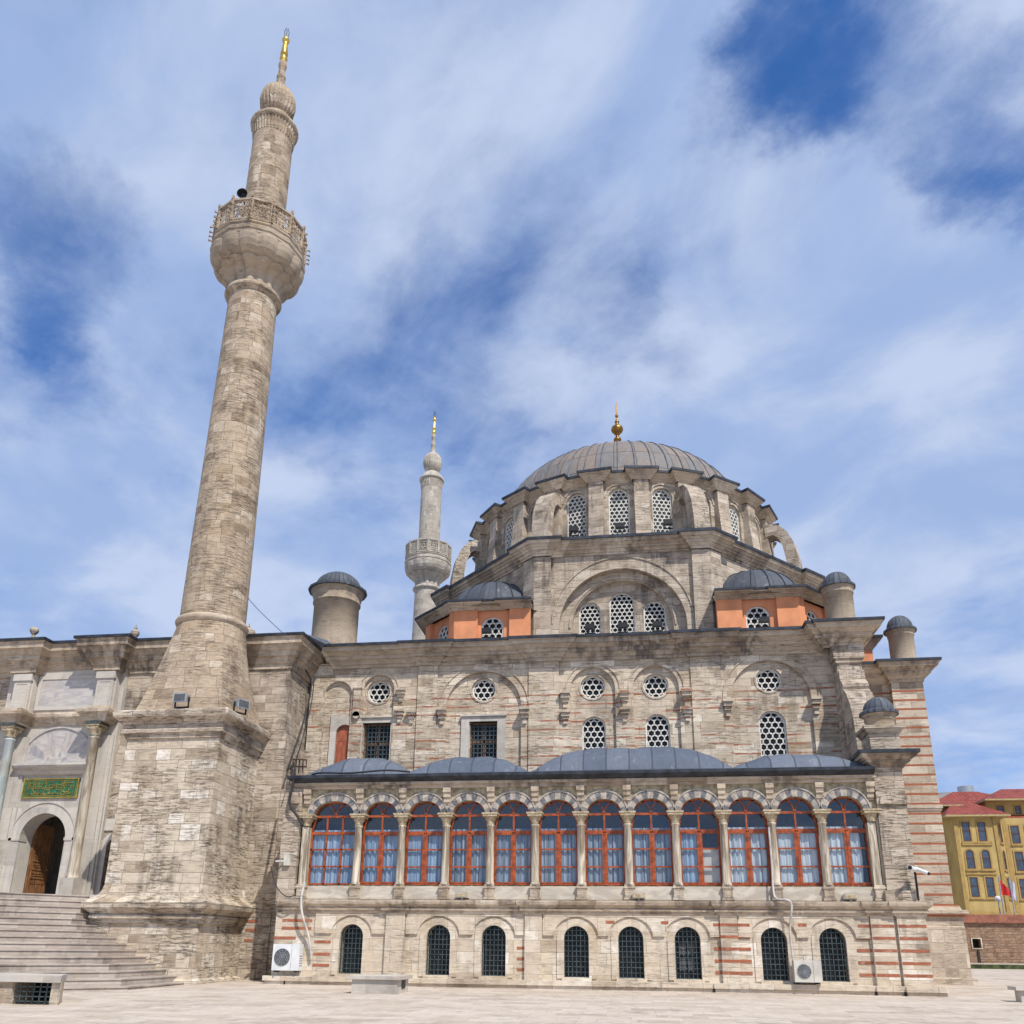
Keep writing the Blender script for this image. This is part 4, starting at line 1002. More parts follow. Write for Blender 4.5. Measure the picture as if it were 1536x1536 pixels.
stroke([(x0+.1, 7.50), (x0+.5, 7.56), (x0+.9, 7.50), (x0+1.3, 7.57), (x0+1.7, 7.50), (x0+2.1, 7.56)], .022)
for k in range(26):
    x, z = x0+rr.random()*2.15, 7.5+rr.random()*.54; bar(g, (x-.016, z), (x+.016, z+.012), .03, YB-.272, .02)
g.build('gilt_script', ['gold'], sg)
# doorway: leaf swung inwards, vestibule behind
g = MB(); g.M = Matrix.Translation((PX-.98, YB+.55, 0)) @ Matrix.Rotation(radians(80), 4, 'Z')
g.box(0, 1.0, -.04, .04, 3.27, 6.4)
for (z0, z1) in ((3.4, 4.0), (4.15, 4.4), (4.5, 4.75), (4.85, 5.1), (5.2, 5.9)):
    ring(g, [(.12, z0), (.88, z0), (.88, z1), (.12, z1)], .05, -.07, .05); g.box(.25, .75, -.065, -.03, z0+.12, z1-.08)
g.box(.9, .97, -.12, -.04, 4.5, 4.62); g.build('door_leaf', ['wood_door'], block)
g = MB(); g.box(-26.8, -21.8, 36.4, 36.5, 3, 10); g.box(-27.0, -26.8, YB+.6, 36.5, 3, 10); g.box(-21.8, -21.6, YB+.6, 36.5, 3, 10); g.box(-27, -21.6, YB+.56, 36.5, 9.9, 10.0); g.box(-27, -21.6, YB-.2, 36.5, 3.1, 3.26)
g.box(PX+.45, PX+.62, 34.5, 34.8, 3.2, 5.9); g.box(PX-.1, PX+.12, 35.4, 35.7, 3.2, 6.3)
g.build('vestibule', ['marble'], block)
g = MB(); g.box(PX+.14, PX+.9, 35.9, 36.0, 3.3, 6.0); g.build('inner_dark_panel', ['painted_dark'], block)  # solid board, the darkness of an inner opening painted as near-black
g = MB(); face(g, wn, YB+.42); g.build('side_window', ['dark_glass'], block)
g = MB(); archband(g, -20.95, 5.35, .36, .62, YB-.04, YB+.01, 14); g.box(-21.57, -21.31, YB-.04, YB+.01, 3.4, 5.35); g.box(-20.59, -20.33, YB-.04, YB+.01, 3.4, 5.35); g.box(-21.5, -20.4, YB-.06, YB+.01, 6.02, 6.5); g.build('side_window_surround', ['marble'], block)
m = MB()
cp = [(-40, YB), (PX-2.5, YB), (PX-2.5, YB-.62), (PX-1.42, YB-.62), (PX-1.42, YB-.1), (PX+1.42, YB-.1), (PX+1.42, YB-.62), (PX+2.5, YB-.62), (PX+2.5, YB), (-14.12, YB), (-14.12, 34.6)]
cornice(m, cp, 14.05, 1.25, .70, roof=1.0)
m.build('cornice', ['stone_mould', 'lead_dark'], block)
m = MB(); m.add([(-40, 32, 14.12), (-13.6, 32, 14.12), (-13.6, 62, 14.5), (-40, 62, 14.5)], [(0, 1, 2, 3)]); 
m.add([(-13.42, 31.9, 14.15), (-13.42, 35.0, 14.15), (-12.95, 35.0, 14.45), (-13.2, 34.0, 14.62), (-14.2, 36.5, 14.9), (-15.5, 34.2, 14.75)], [(0, 1, 2), (0, 2, 3, 5), (5, 3, 4)])
m.build('lead_roof', ['lead_roof'], block)
for x, y, z in ((-26.7, 32.8, 14.92), (-21.85, 33.0, 14.66)):
    g = MB(); K = .6; g.lathe(x, y, [(r*K, z+dz*K) for r, dz in [(.2, -.6), (.12, 0), (.13, .08), (.28, .25), (.33, .42), (.28, .58), (.12, .68)]+([(.06, .72), (.12, .8), (.13, .88), (.05, .95), (.02, 1.1), (0, 1.15)] if x > -25 else [(0, .72)])], 16)
    g.build('roof_finial', ['stone_rough'], block)
g = MB(); g.lathe(-21.2, 42.5, [(4.0, 14.2), (3.6, 15.0)]+[(3.5*cos(pi/2*k/10), 15.1+2.75*sin(pi/2*k/10)) for k in range(1, 11)], 32, uref=3.5); dd = g.build('courtyard_dome', ['lead_roof'], block)
g = MB(); g.lathe(-21.2, 42.5, [(.3, 17.8), (.15, 18.0), (.4, 18.2), (.45, 18.4), (.35, 18.65), (.1, 18.8), (0, 19.1)], 14); g.build('finial', ['stone_rough'], dd)
# ================================================================== MINARETS
def minaret(cx, cy, base, mat, label):
    root = thing('minaret', label, 'minaret', (cx, cy, .3 if base else 14))
    KZ = [(0, .88), (14.4, .90), (30.8, .92), (31.2, .87), (34.6, .87), (34.8, .90), (39.5, .90), (39.7, .88), (41.2, .89), (42, .93), (60, .93)]
    def kz(z):
        for (a, p), (b, q) in zip(KZ, KZ[1:]):
            if z <= b: return p+(q-p)*(z-a)/(b-a)
        return .93
    def L(mb, prof, *a, **k): return mb.lathe(cx, cy, [(r*kz(z), z) for r, z in prof], *a, **k)
    m = MB()
    if base:
        h = 1.87
        sq = lambda k: [(cx-k, cy-k), (cx+k, cy-k), (cx+k, cy+k), (cx-k, cy+k)]
        def sqp(prof, mi=0): m.sweep(sq(h), [(o, z) for o, z in prof], True, mi)
        sqp([(.14, .1), (.10, .28), (.06, 2.28)]); m.sweep(sq(h), [(.30, .1), (.30, .34), (.22, .42), (.0, .5)], True)
        sqp([(.04, 2.24), (.16, 2.28), (.17, 2.40), (.26, 2.44), (.27, 2.54), (.20, 2.58), (.34, 2.70), (.46, 2.80), (.48, 2.98), (.42, 3.04), (.30, 3.10), (.14, 3.22), (.05, 3.38), (.0, 3.60), (-.02, 9.0)])
        b = m.build('base', ['stone_base'], root)
        m = MB(); m.sweep(sq(h), [(-.04, 8.95), (.06, 8.97), (.07, 9.10), (.16, 9.16), (.17, 9.28), (.12, 9.36), (.14, 9.55), (.30, 9.66), (.42, 9.74), (.44, 9.94), (.34, 10.02), (-.2, 10.10)], True)
        m.build('base_cornice', ['stone_rough'], root)
        m = MB(); n = 32; rings = 9
        vs = []; us = []
        for j in range(rings+1):
            t = j/rings; z = 10.0+(14.05-10.0)*t; s2 = t**.85
            for i in range(n+1):
                a = -3*pi/4+2*pi*i/n+0; c, s_ = cos(a), sin(a); k = 1/max(abs(c), abs(s_)); q = (1-s2)*1.80*k+s2*1.34
                if t < .5: pass
                vs.append((cx+q*c, cy+q*s_, z)); us.append((a*1.6, z))
        fs = [(j*(n+1)+i, j*(n+1)+i+1, (j+1)*(n+1)+i+1, (j+1)*(n+1)+i) for j in range(rings) for i in range(n)]
        m.add(vs, fs, 0, [[us[k] for k in f] for f in fs]); m.build('transition', ['stone_minaret'], root)
        z0 = 14.05
        m = MB(); L(m, [(1.48, 13.98), (1.58, 14.04), (1.62, 14.14), (1.58, 14.24), (1.46, 14.30)], 40); m.build('torus_ring', ['stone_mould'], root)
    else: z0 = 13
    m = MB(); L(m, [(1.46, z0), (1.43, 16), (1.19, 30.5)], 40, 0, uref=1.3); m.build('shaft', [mat], root)
    m = MB()
    L(m, [(1.19, 30.45), (1.36, 30.55), (1.42, 30.66), (1.36, 30.78), (1.22, 30.86), (1.24, 30.95)], 40)
    m.build('neck_ring', [mat], root)
    m = MB(); K = 14; tw = pi/K
    L(m, [(1.20, 30.86), (1.22, 31.15), (1.32, 31.4), (1.52, 31.62), (1.80, 31.78), (1.86, 31.82), (1.86, 31.90), (1.74, 31.93)], 112, smooth=False, flute=(14, .10))
    L(m, [(1.74, 31.90), (2.0, 31.96), (2.22, 32.12), (2.36, 32.36), (2.42, 32.62), (2.42, 32.72)], 112, smooth=False, flute=(14, .06))
    L(m, [(2.40, 32.70), (2.46, 32.74), (2.46, 32.84), (2.52, 32.90), (2.54, 33.05), (2.42, 33.12), (2.42, 33.22), (2.49, 33.28), (2.49, 33.36), (2.36, 33.42), (1.0, 33.44)], 14, smooth=False, twist=pi/14)
    m.build('balcony_bowl', ['stone_render' if base else mat], root)
    m = MB(); R = 2.36*.87; w = R*math.tan(pi/K); z0, z1 = 33.42, 34.52
    for k in range(K):
        m.M = Matrix.Translation((cx, cy, 0)) @ Matrix.Rotation(2*pi*k/K, 4, 'Z'); y = -R-.04
        ring(m, [(-w, z0), (w, z0), (w, z1), (-w, z1)], .085, y, .10)
        zc = (z0+z1)/2
        for r2 in ((.24, .15) if base else (.3,)):
            for i in range(16):
                a, b = 2*pi*i/16, 2*pi*(i+1)/16; bar(m, (r2*cos(a), zc+r2*1.1*sin(a)), (r2*cos(b), zc+r2*1.1*sin(b)), .05 if base else .09, y+.02, .06)
        for sx in (-1, 1):
            for sz in (-1, 1):
                bar(m, (0, zc), (sx*w, zc+sz*.52), .05 if base else .1, y+.02, .06)
                for i in range(8):
                    a, b = 2*pi*i/8, 2*pi*(i+1)/8; bar(m, (sx*.27+.11*cos(a), zc+sz*.33+.12*sin(a)), (sx*.27+.11*cos(b), zc+sz*.33+.12*sin(b)), .045 if base else .09, y+.02, .05)
        bar(m, (-w, zc), (w, zc), .05, y+.02, .05); bar(m, (0, z0), (0, z1), .05, y+.02, .05)
        m.box(-w, w, -R-.08, -R+.1, z1-.02, z1+.08)
        if not base: m.box(-w, w, -R+.03, -R+.08, z0, z1)
        m.M = Matrix.Translation((cx, cy, 0)) @ Matrix.Rotation(2*pi*(k+.5)/K, 4, 'Z'); rc = R/cos(pi/K)
        m.box(-.09, .09, -rc-.07, -rc+.09, z0, z1+.12)
        if base:
            for z in (33.5, 33.75, 34.0, 34.3): m.cyl((0, -rc-.05, z), (0, -rc-.2, z+.02), .03, n=6); m.box(-.04, .04, -rc-.24, -rc-.18, z-.02, z+.07)
            m.box(-.05, .05, -rc-.1, -rc+0, z1+.12, z1+.3)
    m.M = None
    m.build('balcony_railing', [mat if base else 'stone_farmin'], root)
    m = MB(); L(m, [(1.16, 33.4), (1.09, 40.6)], 36, uref=1.1); m.build('upper_shaft', [mat], root)
    m = MB(); L(m, [(1.10, 40.35), (1.11, 40.42), (1.20, 41.12)], 80, flute=(40, .06), smooth=False)
    L(m, [(1.20, 41.1), (1.31, 41.17), (1.33, 41.29), (1.21, 41.37), (1.17, 41.47), (1.03, 41.67), (.8, 41.92), (.55, 42.08)], 36)
    m.build('fluted_collar', [mat], root)
    m = MB(); L(m, [(.50, 42.05), (.68, 42.25), (.86, 42.6), (.92, 43.0), (.90, 43.3), (.80, 43.6), (.62, 43.82), (.40, 43.96), (.22, 44.02)], 96, flute=(24, .12))
    m.build('fluted_bulb', [mat], root)
    m = MB(); L(m, [(.34, 43.95), (.29, 44.2), (.22, 44.8), (.25, 44.84), (.25, 44.95), (.2, 45.0), (.17, 45.5), (.21, 45.55), (.24, 45.75), (.21, 45.95), (.15, 46.0)], 18)
    sp = m.build('spire', [mat], root)
    m = MB(); L(m, [(.15, 45.95), (.17, 46.1), (.22, 46.22), (.20, 46.34), (.11, 46.4), (.14, 46.45), (.21, 46.55), (.19, 46.7), (.13, 47.3), (.11, 47.45), (.19, 47.5), (.21, 47.58), (.17, 47.7), (.08, 47.75), (.05, 47.9), (0, 48.0)], 18)
    m.build('gilt_finial', ['gold'], sp)
    m = MB()
    for a in (0, 2.1, 4.2): m.tube([(cx+.08*cos(a), cy+.08*sin(a), 47.7), (cx+.14*cos(a), cy+.14*sin(a), 48.1), (cx+.05*cos(a), cy+.05*sin(a), 48.45)], .018, 5)
    m.build('lightning_prongs', ['black_metal'], sp)
    if not base: root.scale = (.93, .93, 1)
    return root
minaret(-16.95, 30.78, True, 'stone_minaret', 'tall weathered minaret in front on its broad square base beside the steps')
minaret(-16.68, 65.0, False, 'stone_farmin', 'smaller looking pale minaret rising behind the roof left of the dome')
# ================================================================== STEPS
st = thing('stone_steps', 'broad grey stone steps leading up to the marble portal', 'steps', (-20, 26, .2))
zp = .05
m = MB()
for k in range(16):
    z = .35+.195*k-.2+.0
    z = .15+.2047*k
    x = -14.78-.405*min(k, 11)-.05*max(0, k-11); yb = 25.0+.27*k
    poly = [(x, 28.95 if k < 11 else 30.2), (x, yb), (x-2.6, yb-2.6), (-40, yb-2.6), (-40, 32.3), (-21.5, 32.3), (-19.4 if k > 10 else -18.9, 30.2)]
    poly = [(x, 28.86), (x, yb), (x-2.6, yb-2.6), (-40, yb-2.6), (-40, 32.3), (min(x, -18.95), 32.3), (min(x, -18.95), 28.86)]
    if k >= 11: poly = [(x, 32.3), (x, yb), (x-2.6, yb-2.6), (-40, yb-2.6), (-40, 32.3)]
    m.prism(poly, zp if k else -.3, z-.035); inset = .0
    m.prism([(p[0]+(.025 if i < 3 else 0), p[1]-(.025 if 1 <= i <= 3 else 0)) for i, p in enumerate(poly)], z-.035, z)
    zp = z
m.build('treads', ['stone_steps'], st)
m = MB(); m.box(-19.35, -18.9, 28.95, 32.3, 2.2, 3.25); m.build('cheek_wall', ['marble'], st)
# ================================================================== SMALL THINGS
v = thing('cellar_vent', 'low stone kiosk with a rusty iron grid in front of the steps', 'vent', (-14.5, 19.8, .2))
m = MB(); m.prism([(-14.62, 19.44), (-14.52, 19.44), (-14.72, 20.3), (-14.9, 20.3)], .1, .66) if 0 else None
m.box(-16.6, -14.62, 19.46, 20.3, .1, .70); m.build('side_block', ['stone_basement'], v)
m = MB(); m.prism([(-13.62, 19.46), (-13.38, 19.46), (-13.95, 20.4), (-14.1, 20.4)], .1, .70); m.build('side_block', ['stone_basement'], v)
m = MB(); m.prism([(-17, 19.36), (-13.34, 19.36), (-13.9, 20.4), (-17, 20.4)], .70, .86); m.build('top_slab', ['marble'], v)
m = MB(); irongrid(m, [(-14.62, .16), (-13.62, .16), (-13.62, .70), (-14.62, .70)], 6, 5, .022, 19.54); m.build('iron_grid', ['iron'], v)
m = MB(); m.box(-14.6, -14.12, 20.2, 20.35, .1, .65); m.build('hollow_dark_panel', ['painted_dark'], v)  # board behind the grid, shade of the hollow put into its colour
b = thing('stone_bench', 'marble box bench standing before the first basement window', 'bench', (-8, 26, .26))
m = MB(); m.box(-8.36, -6.96, 25.75, 27.0, .1, .66); m.build('base', ['marble'], b)
m = MB(); m.box(-8.44, -6.86, 25.66, 27.1, .66, .76); m.build('seat_slab', ['marble'], b)
m = MB(); m.box(-6.955, -6.94, 26.2, 26.6, .40, .64); m.build('vent_slot', ['black_metal'], b)
b = thing('stone_bench', 'low stone bench cut off by the right edge of the photo', 'bench', (11, 28, .28))
m = MB(); m.box(10.92, 11.22, 27.6, 28.0, .1, .60); m.build('support', ['marble'], b)
m = MB(); m.box(12.5, 12.8, 27.6, 28.0, .1, .60); m.build('support', ['marble'], b)
m = MB(); m.box(10.78, 13.0, 27.5, 28.1, .60, .70); m.build('seat_slab', ['marble'], b)
def ac(x, z, y, W, H, mat, lab, fx):
    a = thing('air_conditioner', lab, 'air conditioner', (x, y, z), 'air conditioners on the basement wall')
    g = MB(); g.box(x, x+W, y-.34, y, z, z+H); g.box(x+W*.70, x+W*.705, y-.346, y-.33, z+.02, z+H-.02, 1)
    for k in range(5): g.box(x+W, x+W+.006, y-.30, y-.05, z+.15+k*.08, z+.17+k*.08, 1)
    g.build('casing', [mat, 'fan_grey'], a)
    g = MB(); g.cyl((x+W*fx, y-.35, z+H*.5), (x+W*fx, y-.339, z+H*.5), H*.33, n=28); fa = g.build('fan', ['fan_grey'], a)
    g = MB()
    for r in (.1, .17, .24, .30): archband(g, x+W*fx, z+H*.5, H*r*1.06, H*r*1.06+.008, y-.362, y-.35, 24, 0, 1, 0, 2*pi)
    for k in range(12): t = k*pi/6; bar(g, (x+W*fx, z+H*.5), (x+W*fx+H*.33*cos(t), z+H*.5+H*.33*sin(t)), .008, y-.36, .01)
    g.build('fan_guard', ['steel'], fa)
    g = MB(); g.box(x+.1, x+.15, y-.36, y+.35, z-.06, z); g.box(x+W-.15, x+W-.1, y-.36, y+.35, z-.06, z); g.build('bracket', ['black_metal'], a)
ac(-12.55, .76, 29.98, .98, .88, 'ac_white', 'white air conditioner on the wall beside the minaret base', .36)
ac(5.02, .66, 29.85, .84, .66, 'ac_beige', 'beige air conditioner between the two rightmost basement windows', .36)
def flood(x, y, z, ang, lab, s=1.0):
    f = thing('floodlight', lab, 'floodlight', (x, y, z), 'floodlights on the mosque')
    M = Matrix.Translation((x, y, z)) @ Matrix.Rotation(ang, 4, 'Z') @ Matrix.Scale(s, 4)
    g = MB(); g.M = M; g.prism([(-.16, .18), (.16, .26), (.12, .50), (-.16, .46)], -.24, .24, 'x'); g.box(-.26, .26, -.22, -.15, .16, .5); g.build('housing', ['steel' if s > .9 else 'black_metal'], f)
    g = MB(); g.M = M; g.box(-.28, -.25, -.04, .04, 0, .4); g.box(.25, .28, -.04, .04, 0, .4); g.box(-.28, .28, -.04, .04, -.02, .02); g.build('bracket', ['black_metal'], f)
    g = MB(); g.M = M; g.box(-.21, .21, -.235, -.221, .2, .46); g.build('glass', ['fan_grey' if s > .9 else 'black_metal'], f)
flood(-16.6, 28.62, 10.08, 0, 'grey floodlight on the front of the minaret base cornice')
flood(-14.75, 29.6, 10.08, radians(60), 'grey floodlight on the right corner of the minaret base cornice')
for x, z, lab in ((-2.35, 20.3, 'left small floodlight under the drum windows'), (-.1, 20.35, 'middle small floodlight under the drum windows'), (2.2, 20.4, 'right small floodlight under the drum windows')):
    flood(x, 37.35, z+.55, 0, lab, .85)
for x, lab in ((-6.2, 'small black floodlight before the left orange turret window'), (5.95, 'small black floodlight before the right orange turret window'), (-1.55, 'small black floodlight before the left tympanum window'), (-.1, 'small black floodlight before the middle tympanum window'), (1.4, 'small black floodlight before the right tympanum window')):
    flood(x, 35.3, 14.95, 0, lab, .8)
for x, lab in ((-5.9, 'beige lamp on the ledge below the fourth window bay'), (.18, 'beige lamp on the ledge below the eighth window bay'), (7.05, 'beige lamp on the ledge below the last window bay')):
    f = thing('ledge_lamp', lab, 'lamp', (x, 29.85, 3.18), 'beige lamps on the gallery ledge')
    g = MB(); g.prism([(29.70, 3.24), (29.98, 3.24), (29.98, 3.38), (29.64, 3.44)], x-.22, x+.22, 'x'); g.box(x-.03, x+.03, 29.8, 29.88, 3.12, 3.25); g.build('housing', ['ac_beige'], f)
    g = MB(); g.box(x-.19, x+.19, 29.648, 29.662, 3.27, 3.39); g.build('glass', ['capital_stone'], f)
c = thing('security_camera', 'white security cameras on a pole at the right gallery corner', 'security camera', (9.08, 29.55, 3.2))
g = MB(); g.cyl((9.08, 29.6, 3.2), (9.08, 29.6, 4.1), .035, n=10); g.build('pole', ['black_metal'], c)
g = MB(); g.cyl((9.08, 29.52, 4.16), (8.84, 29.22, 4.20), .075, n=12); g.cyl((9.08, 29.5, 4.20), (9.36, 29.22, 4.02), .065, n=12); g.build('camera_body', ['ac_white'], c)
g = MB(); g.cyl((8.84, 29.22, 4.20), (8.81, 29.18, 4.205), .06, n=12); g.build('lens', ['black_metal'], c)
g = MB(); g.cyl((9.36, 29.22, 4.02), (9.39, 29.19, 4.0), .05, n=12); g.build('lens', ['black_metal'], c)
c = thing('loudspeaker', 'dark horn loudspeaker on the tall minaret balcony', 'loudspeaker', (-17.7, 29.6, 35))
g = MB(); P0 = Vector((-17.3, 29.5, 35.42)); D = Vector((.15, -.9, -.2)).normalized()
g.cyl(P0, P0+D*.3, .08, .12, 16); g.cyl(P0+D*.3, P0+D*.5, .12, .25, 20, cap=False); g.build('horn', ['black_metal'], c)
g = MB(); g.cyl((-17.3, 29.52, 33.6), (-17.3, 29.52, 35.38), .04, n=8); g.build('bracket', ['black_metal'], c)
def cable(name, mat, pts, r, lab, cat='cable', grp=None):
    P = [Vector(p) for p in pts]; out = []
    for i in range(len(P)-1):
        p0 = P[max(0, i-1)]; p1 = P[i]; p2 = P[i+1]; p3 = P[min(len(P)-1, i+2)]
        for k in range(6):
            t = k/6; out.append(.5*((2*p1)+(-p0+p2)*t+(2*p0-5*p1+4*p2-p3)*t*t+(-p0+3*p1-3*p2+p3)*t**3))
    out.append(P[-1]); g = MB(); g.tube(out, r, 6); tag(g.build(name, [mat]), lab, cat, grp)
cable('cable', 'cable', [(-13.98, 33.6, 13.2), (-13.75, 34.0, 12.6), (-13.8, 33.8, 11.2), (-13.9, 33.2, 9.6), (-13.6, 31.9, 8.3)], .035, 'thick black cable hanging from the left cornice corner')
cable('cable', 'cable', [(-13.72, 34.2, 13.0), (-13.68, 34.0, 11.6), (-13.72, 33.3, 9.6), (-13.3, 31.5, 8.1)], .022, 'thin black cable hanging beside the thick one')
cable('cable', 'cable', [(-13.2, 31.2, 8.2), (-12.4, 29.75, 8.0), (-12.35, 29.62, 7.3), (-12.42, 29.62, 6.6), (-12.1, 29.72, 6.1), (-11.9, 29.78, 5.8)], .05, 'black cable bundle running down the left end of the gallery')
cable('cable', 'cable', [(-12.3, 30.6, 7.75), (-11.4, 29.75, 7.72), (-10.2, 29.75, 7.70), (-8.9, 29.75, 7.78), (-8.0, 29.9, 7.74)], .035, 'black cable lying along the left lead eave')
cable('cable', 'cable', [(-12.9, 29.6, 4.3), (-12.6, 29.55, 3.6), (-12.2, 29.55, 3.25), (-11.9, 29.6, 3.3)], .02, 'thin drooping cable at the left gallery pier')
cable('conduit', 'conduit', [(-11.62, 29.72, 3.75), (-11.66, 29.6, 3.2), (-11.58, 29.65, 2.6), (-11.35, 29.8, 1.9), (-11.22, 29.86, 1.2)], .045, 'pale insulated pipe down to the white air conditioner', 'pipe')
cable('conduit', 'conduit', [(4.62, 29.78, 5.6), (4.62, 29.76, 4.4), (4.6, 29.74, 3.5), (4.68, 29.64, 3.24), (5.0, 29.6, 3.2), (5.12, 29.6, 3.0), (5.02, 29.72, 2.2), (5.06, 29.8, 1.35)], .035, 'pale pipe down to the beige air conditioner', 'pipe')
cable('cable', 'cable', [(-16.1, 30.0, 16.4), (-15.6, 31.3, 15.4), (-14.7, 33.2, 14.5), (-14.4, 33.9, 14.2)], .012, 'thin wire from the tall minaret down to the roof')
b = thing('junction_box', 'small beige junction box on the left gallery pier', 'junction box', (-12.4, 29.8, 4.6))
g = MB(); g.box(-12.5, -12.28, 29.74, 29.86, 4.35, 4.72); g.build('box', ['ac_beige'], b)
g = MB(); g.cyl((-12.75, 29.6, 4.48), (-12.5, 29.78, 4.5), .03, n=8); g.build('bracket', ['steel'], b)
# ================================================================== BACKGROUND RIGHT
w = thing('garden_wall', 'reddish stone boundary wall with a red coping on the right', 'wall', (28, 64.5, .8))
m = MB(); m.panel([(18, .4), (60, .4), (60, 3.62), (18, 3.62)], [[(22.95, 1.95), (23.45, 1.95), (23.45, 2.55), (22.95, 2.55)]], 64.5, .5); m.build('masonry', ['garden_stone'], w)
m = MB(); m.box(18, 60, 64.3, 65.2, 3.62, 4.16); m.build('coping', ['coping'], w)
m = MB(); m.box(22.9, 23.5, 64.9, 65.0, 1.9, 2.6); m.build('opening_dark_panel', ['painted_dark'], w)  # backing plate of the hole, its shade painted on as near-black
m = MB(); ring(m, [(22.85, 1.87), (23.55, 1.87), (23.55, 2.63), (22.85, 2.63)], .08, 64.44, .08); m.box(23.15, 23.3, 64.42, 64.5, 1.0, 1.82, 1); m.build('opening_frame', ['stone_basement', 'cable'], w)
m = MB(); m.box(18, 60, 63.2, 64.5, .3, .98); m.build('kerb', ['stone_paving'], kind='structure')
m = MB(); m.box(18, 60, 63.1, 63.2, .3, .90); m.build('grass_strip', ['grass'], kind='structure')
yb = thing('yellow_building', 'yellow three-storey building with red tiled roof behind the stone wall', 'building', (38, 95, 1))
m = MB()
body = [(29.5, 97.2), (33.2, 97.2), (33.7, 95), (37.7, 95), (39.3, 97.2), (48, 97.2), (48, 112), (29.5, 112)]
m.prism(body, .5, 15.4); m.prism([(31, 98.2), (35.2, 98.2), (35.2, 104), (31, 104)], 15, 17.1); m.prism([(38.3, 98.2), (46, 98.2), (46, 104), (38.3, 104)], 15, 17.6)
m.build('wall', ['yellow_wall'], yb)
fr = body[:6]
m = MB()
for z, h, p in ((5.35, .3, .18), (6.85, .14, .12), (9.35, .16, .14), (9.75, .12, .12), (12.35, .16, .14), (12.6, .1, .1)):
    if z in (5.35,): m.sweep(fr, [(0, z), (p, z), (p, z+h), (0, z+h)])
    else: m.box(34.15, 37.1, 95-p, 95, z, z+h)
for x, y in ((33.75, 94.95), (37.65, 94.95), (33.15, 97.1), (39.4, 97.1)): m.box(x-.18, x+.18, y-.06, y+.06, 1, 15.3)
m.build('trim', ['yellow_trim'], yb)
def ywin(x0, x1, z0, z1, y, M=None, ar=False):
    P = arch((x0+x1)/2, z0, z1-(x1-x0)/2, (x1-x0)/2) if ar else [(x0, z0), (x1, z0), (x1, z1), (x0, z1)]
    g = MB(); g.M = M; ring(g, shrink(P, -.14), .14, y-.06, .08, 1); ring(g, P, .09, y-.05, .08, 0)
    bar(g, (x0, (z0+z1)/2+.1), (x1, (z0+z1)/2+.1), .09, y-.05, .05); g.box(x0-.2, x1+.2, y-.14, y, z0-.22, z0-.12, 1)
    o = g.build('window', ['brown_frame', 'yellow_trim'], yb)
    g = MB(); g.M = M; face(g, P, y-.01); g.build('pane', ['reflect_glass'], o)
for x0, x1 in ((34.35, 35.15), (35.9, 36.7)):
    ywin(x0, x1, 12.75, 14.75, 95); ywin(x0, x1, 9.95, 11.9, 95, None, True); ywin(x0, x1, 7.1, 9.1, 95)
    P = arch((x0+x1)/2, 2, 4.4, .5); ywin((x0+x1)/2-.5, (x0+x1)/2+.5, 2, 4.9, 95, None, True)
for x0 in (29.8, 31.3, 32.2): 
    if x0 > 32: ywin(x0, x0+.75, 12.75, 14.6, 97.2); ywin(x0, x0+.75, 9.9, 11.9, 97.2); ywin(x0, x0+.75, 7.1, 9.1, 97.2)
A = Vector((37.7, 95, 0)); B = Vector((39.3, 97.2, 0)); e = (B-A).normalized(); nn = Vector((-e.y, e.x, 0))
Mx = Matrix(((e.x, nn.x, 0, A.x), (e.y, nn.y, 0, A.y), (0, 0, 1, 0), (0, 0, 0, 1)))
for z0, z1, ar in ((12.75, 14.75, False), (9.95, 11.9, True), (7.1, 9.1, False)): ywin(.9, 1.75, z0, z1, 0, Mx, ar)
for x0 in (40.0, 41.5, 43, 44.5):
    for z0, z1 in ((12.75, 14.65), (9.9, 11.9), (7.1, 9.1)): ywin(x0, x0+.85, z0, z1, 97.2)
ywin(39.4, 40.1, 16.0, 16.9, 98.2); ywin(41.2, 41.8, 16.0, 16.9, 98.2); ywin(31.5, 32.4, 15.9, 16.7, 98.2)
m = MB()
def hip(x0, x1, y0, y1, z, h, ov, ix, iy):
    X0, X1, Y0, Y1 = x0-ov, x1+ov, y0-ov, y1+ov
    v = [(X0, Y0, z), (X1, Y0, z), (X1, Y1, z), (X0, Y1, z), (X0+ix, (Y0+Y1)/2, z+h), (X1-ix, (Y0+Y1)/2, z+h)]
    m.add(v, [(0, 1, 5, 4), (1, 2, 5), (2, 3, 4, 5), (3, 0, 4)], 0)
    m.box(X0, X1, Y0, Y1, z-.18, z-.01, 1)
hip(30, 47.5, 98, 111, 15.5, 4.1, .6, 8, 5); hip(33.4, 38.4, 95, 103, 15.45, 2.2, .7, 2.6, 4)
hip(38.6, 47, 97.6, 104, 17.5, 1.7, .8, 3.4, 3); hip(31.0, 35.0, 98.0, 104, 17.0, 1.2, .7, 2, 3)
m.build('roof', ['roof_tile', 'eave_wood'], yb)
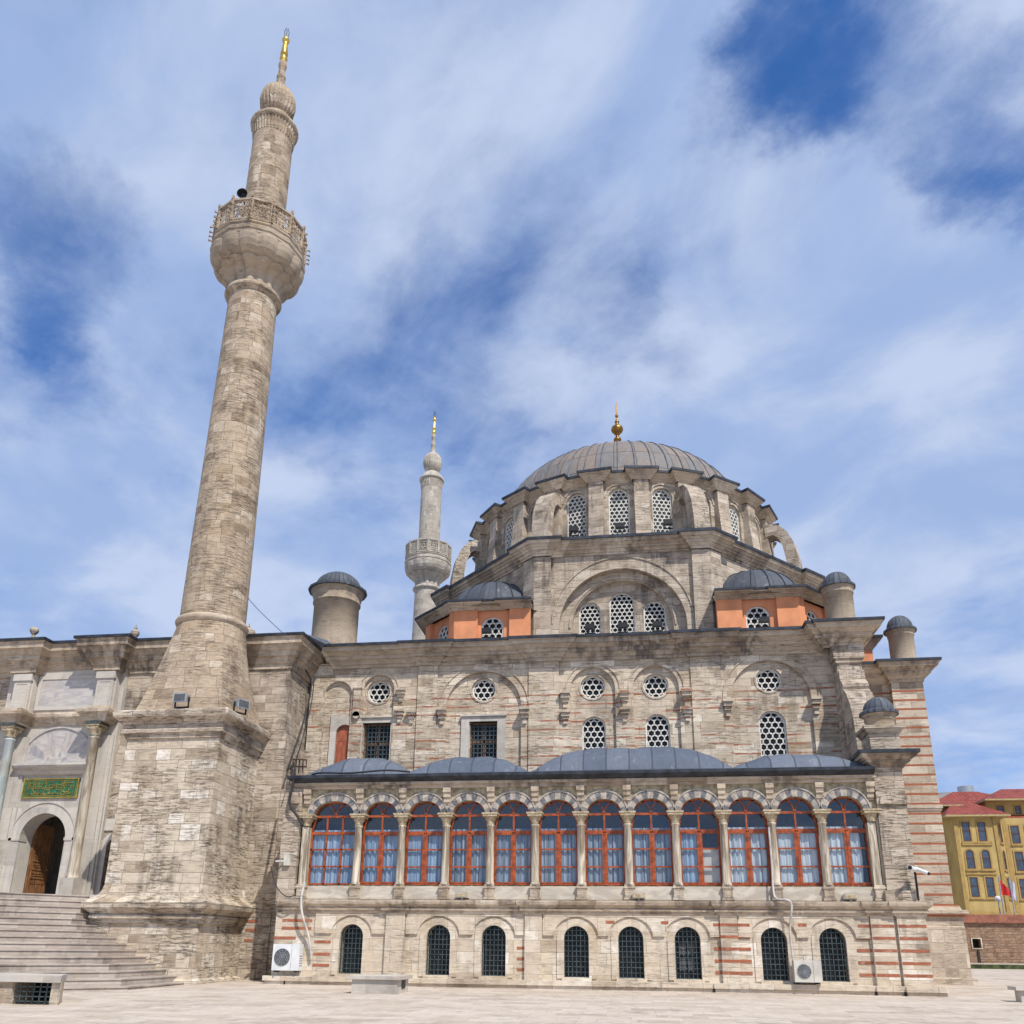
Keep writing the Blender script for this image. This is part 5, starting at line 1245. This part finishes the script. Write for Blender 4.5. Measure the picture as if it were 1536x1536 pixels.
for k, (x, mat, lab) in enumerate(((26.05, 'flag_red', 'red flag on a pole behind the stone wall'), (26.75, 'flag_white', 'pale banner on a pole behind the stone wall'))):
    f = thing('flagpole', lab, 'flag', (x, 66.5, .8))
    g = MB(); g.cyl((x, 66.5, .5), (x, 66.5, 6.9), .05, n=8); g.build('pole', ['steel'], f)
    g = MB(); vs = []; n = 8
    for i in range(n+1):
        t = i/n
        for j in range(5): s_ = j/4; vs.append((x+t*.34, 66.5+.1*sin(t*7+s_*3), 6.7-s_*1.25-t*.3))
    if k == 0: vs = [(x+t*.65, 66.5+.1*sin(t*7), 6.8-t*1.0-s_*.25*0-(1-t)*0-s_*(1.15-t*.85)) for t in [i/n for i in range(n+1)] for s_ in [j/4 for j in range(5)]]
    g.add(vs, [(i*5+j, (i+1)*5+j, (i+1)*5+j+1, i*5+j+1) for i in range(n) for j in range(4)], 0, None, True); g.build('cloth', [mat], f)
l = thing('street_lamp', 'small globe lamp post behind the stone wall', 'lamp post', (26.1, 67.3, .8))
g = MB(); g.cyl((26.1, 67.3, .5), (26.1, 67.3, 5.2), .05, n=8); g.build('post', ['steel'], l)
g = MB(); g.lathe(26.1, 67.3, [(.03, 5.15), (.18, 5.25), (.22, 5.4), (.15, 5.55), (0, 5.6)], 14); g.build('globe', ['ac_white'], l)
o = thing('grey_roofed_building', 'distant grey-roofed building rising behind the yellow one', 'building', (47, 135, 1.5))
m = MB(); m.prism([(38, 130), (52, 130), (52, 150), (38, 150)], 1, 22.6); m.build('wall', ['old_wall'], o)
m = MB(); m.prism([(37, 22.6), (53, 22.6), (52, 23.6), (45.5, 23.9), (38, 23.2)], 129.5, 150, 'y'); m.build('roof', ['old_wall'], o)
m = MB(); m.cyl((48.7, 131, 23.6), (48.7, 131, 24.9), 1.1, n=18); m.build('water_tank', ['steel'], o)
r = thing('rusty_rail', 'rusty red pipe rail at the left end of the gallery roof', 'rail', (-12.9, 32, 8))
g = MB(); g.cyl((-13.6, 32.4, 8.55), (-12.3, 30.6, 8.15), .035, n=8); g.cyl((-13.6, 32.4, 8.85), (-12.3, 30.6, 8.42), .03, n=8)
for k in range(5): t = k/4; g.cyl((-13.6+1.3*t, 32.4-1.8*t, 8.1), (-13.6+1.3*t, 32.4-1.8*t, 8.85-.43*t), .025, n=6)
g.build('bars', ['brown_frame'], r)
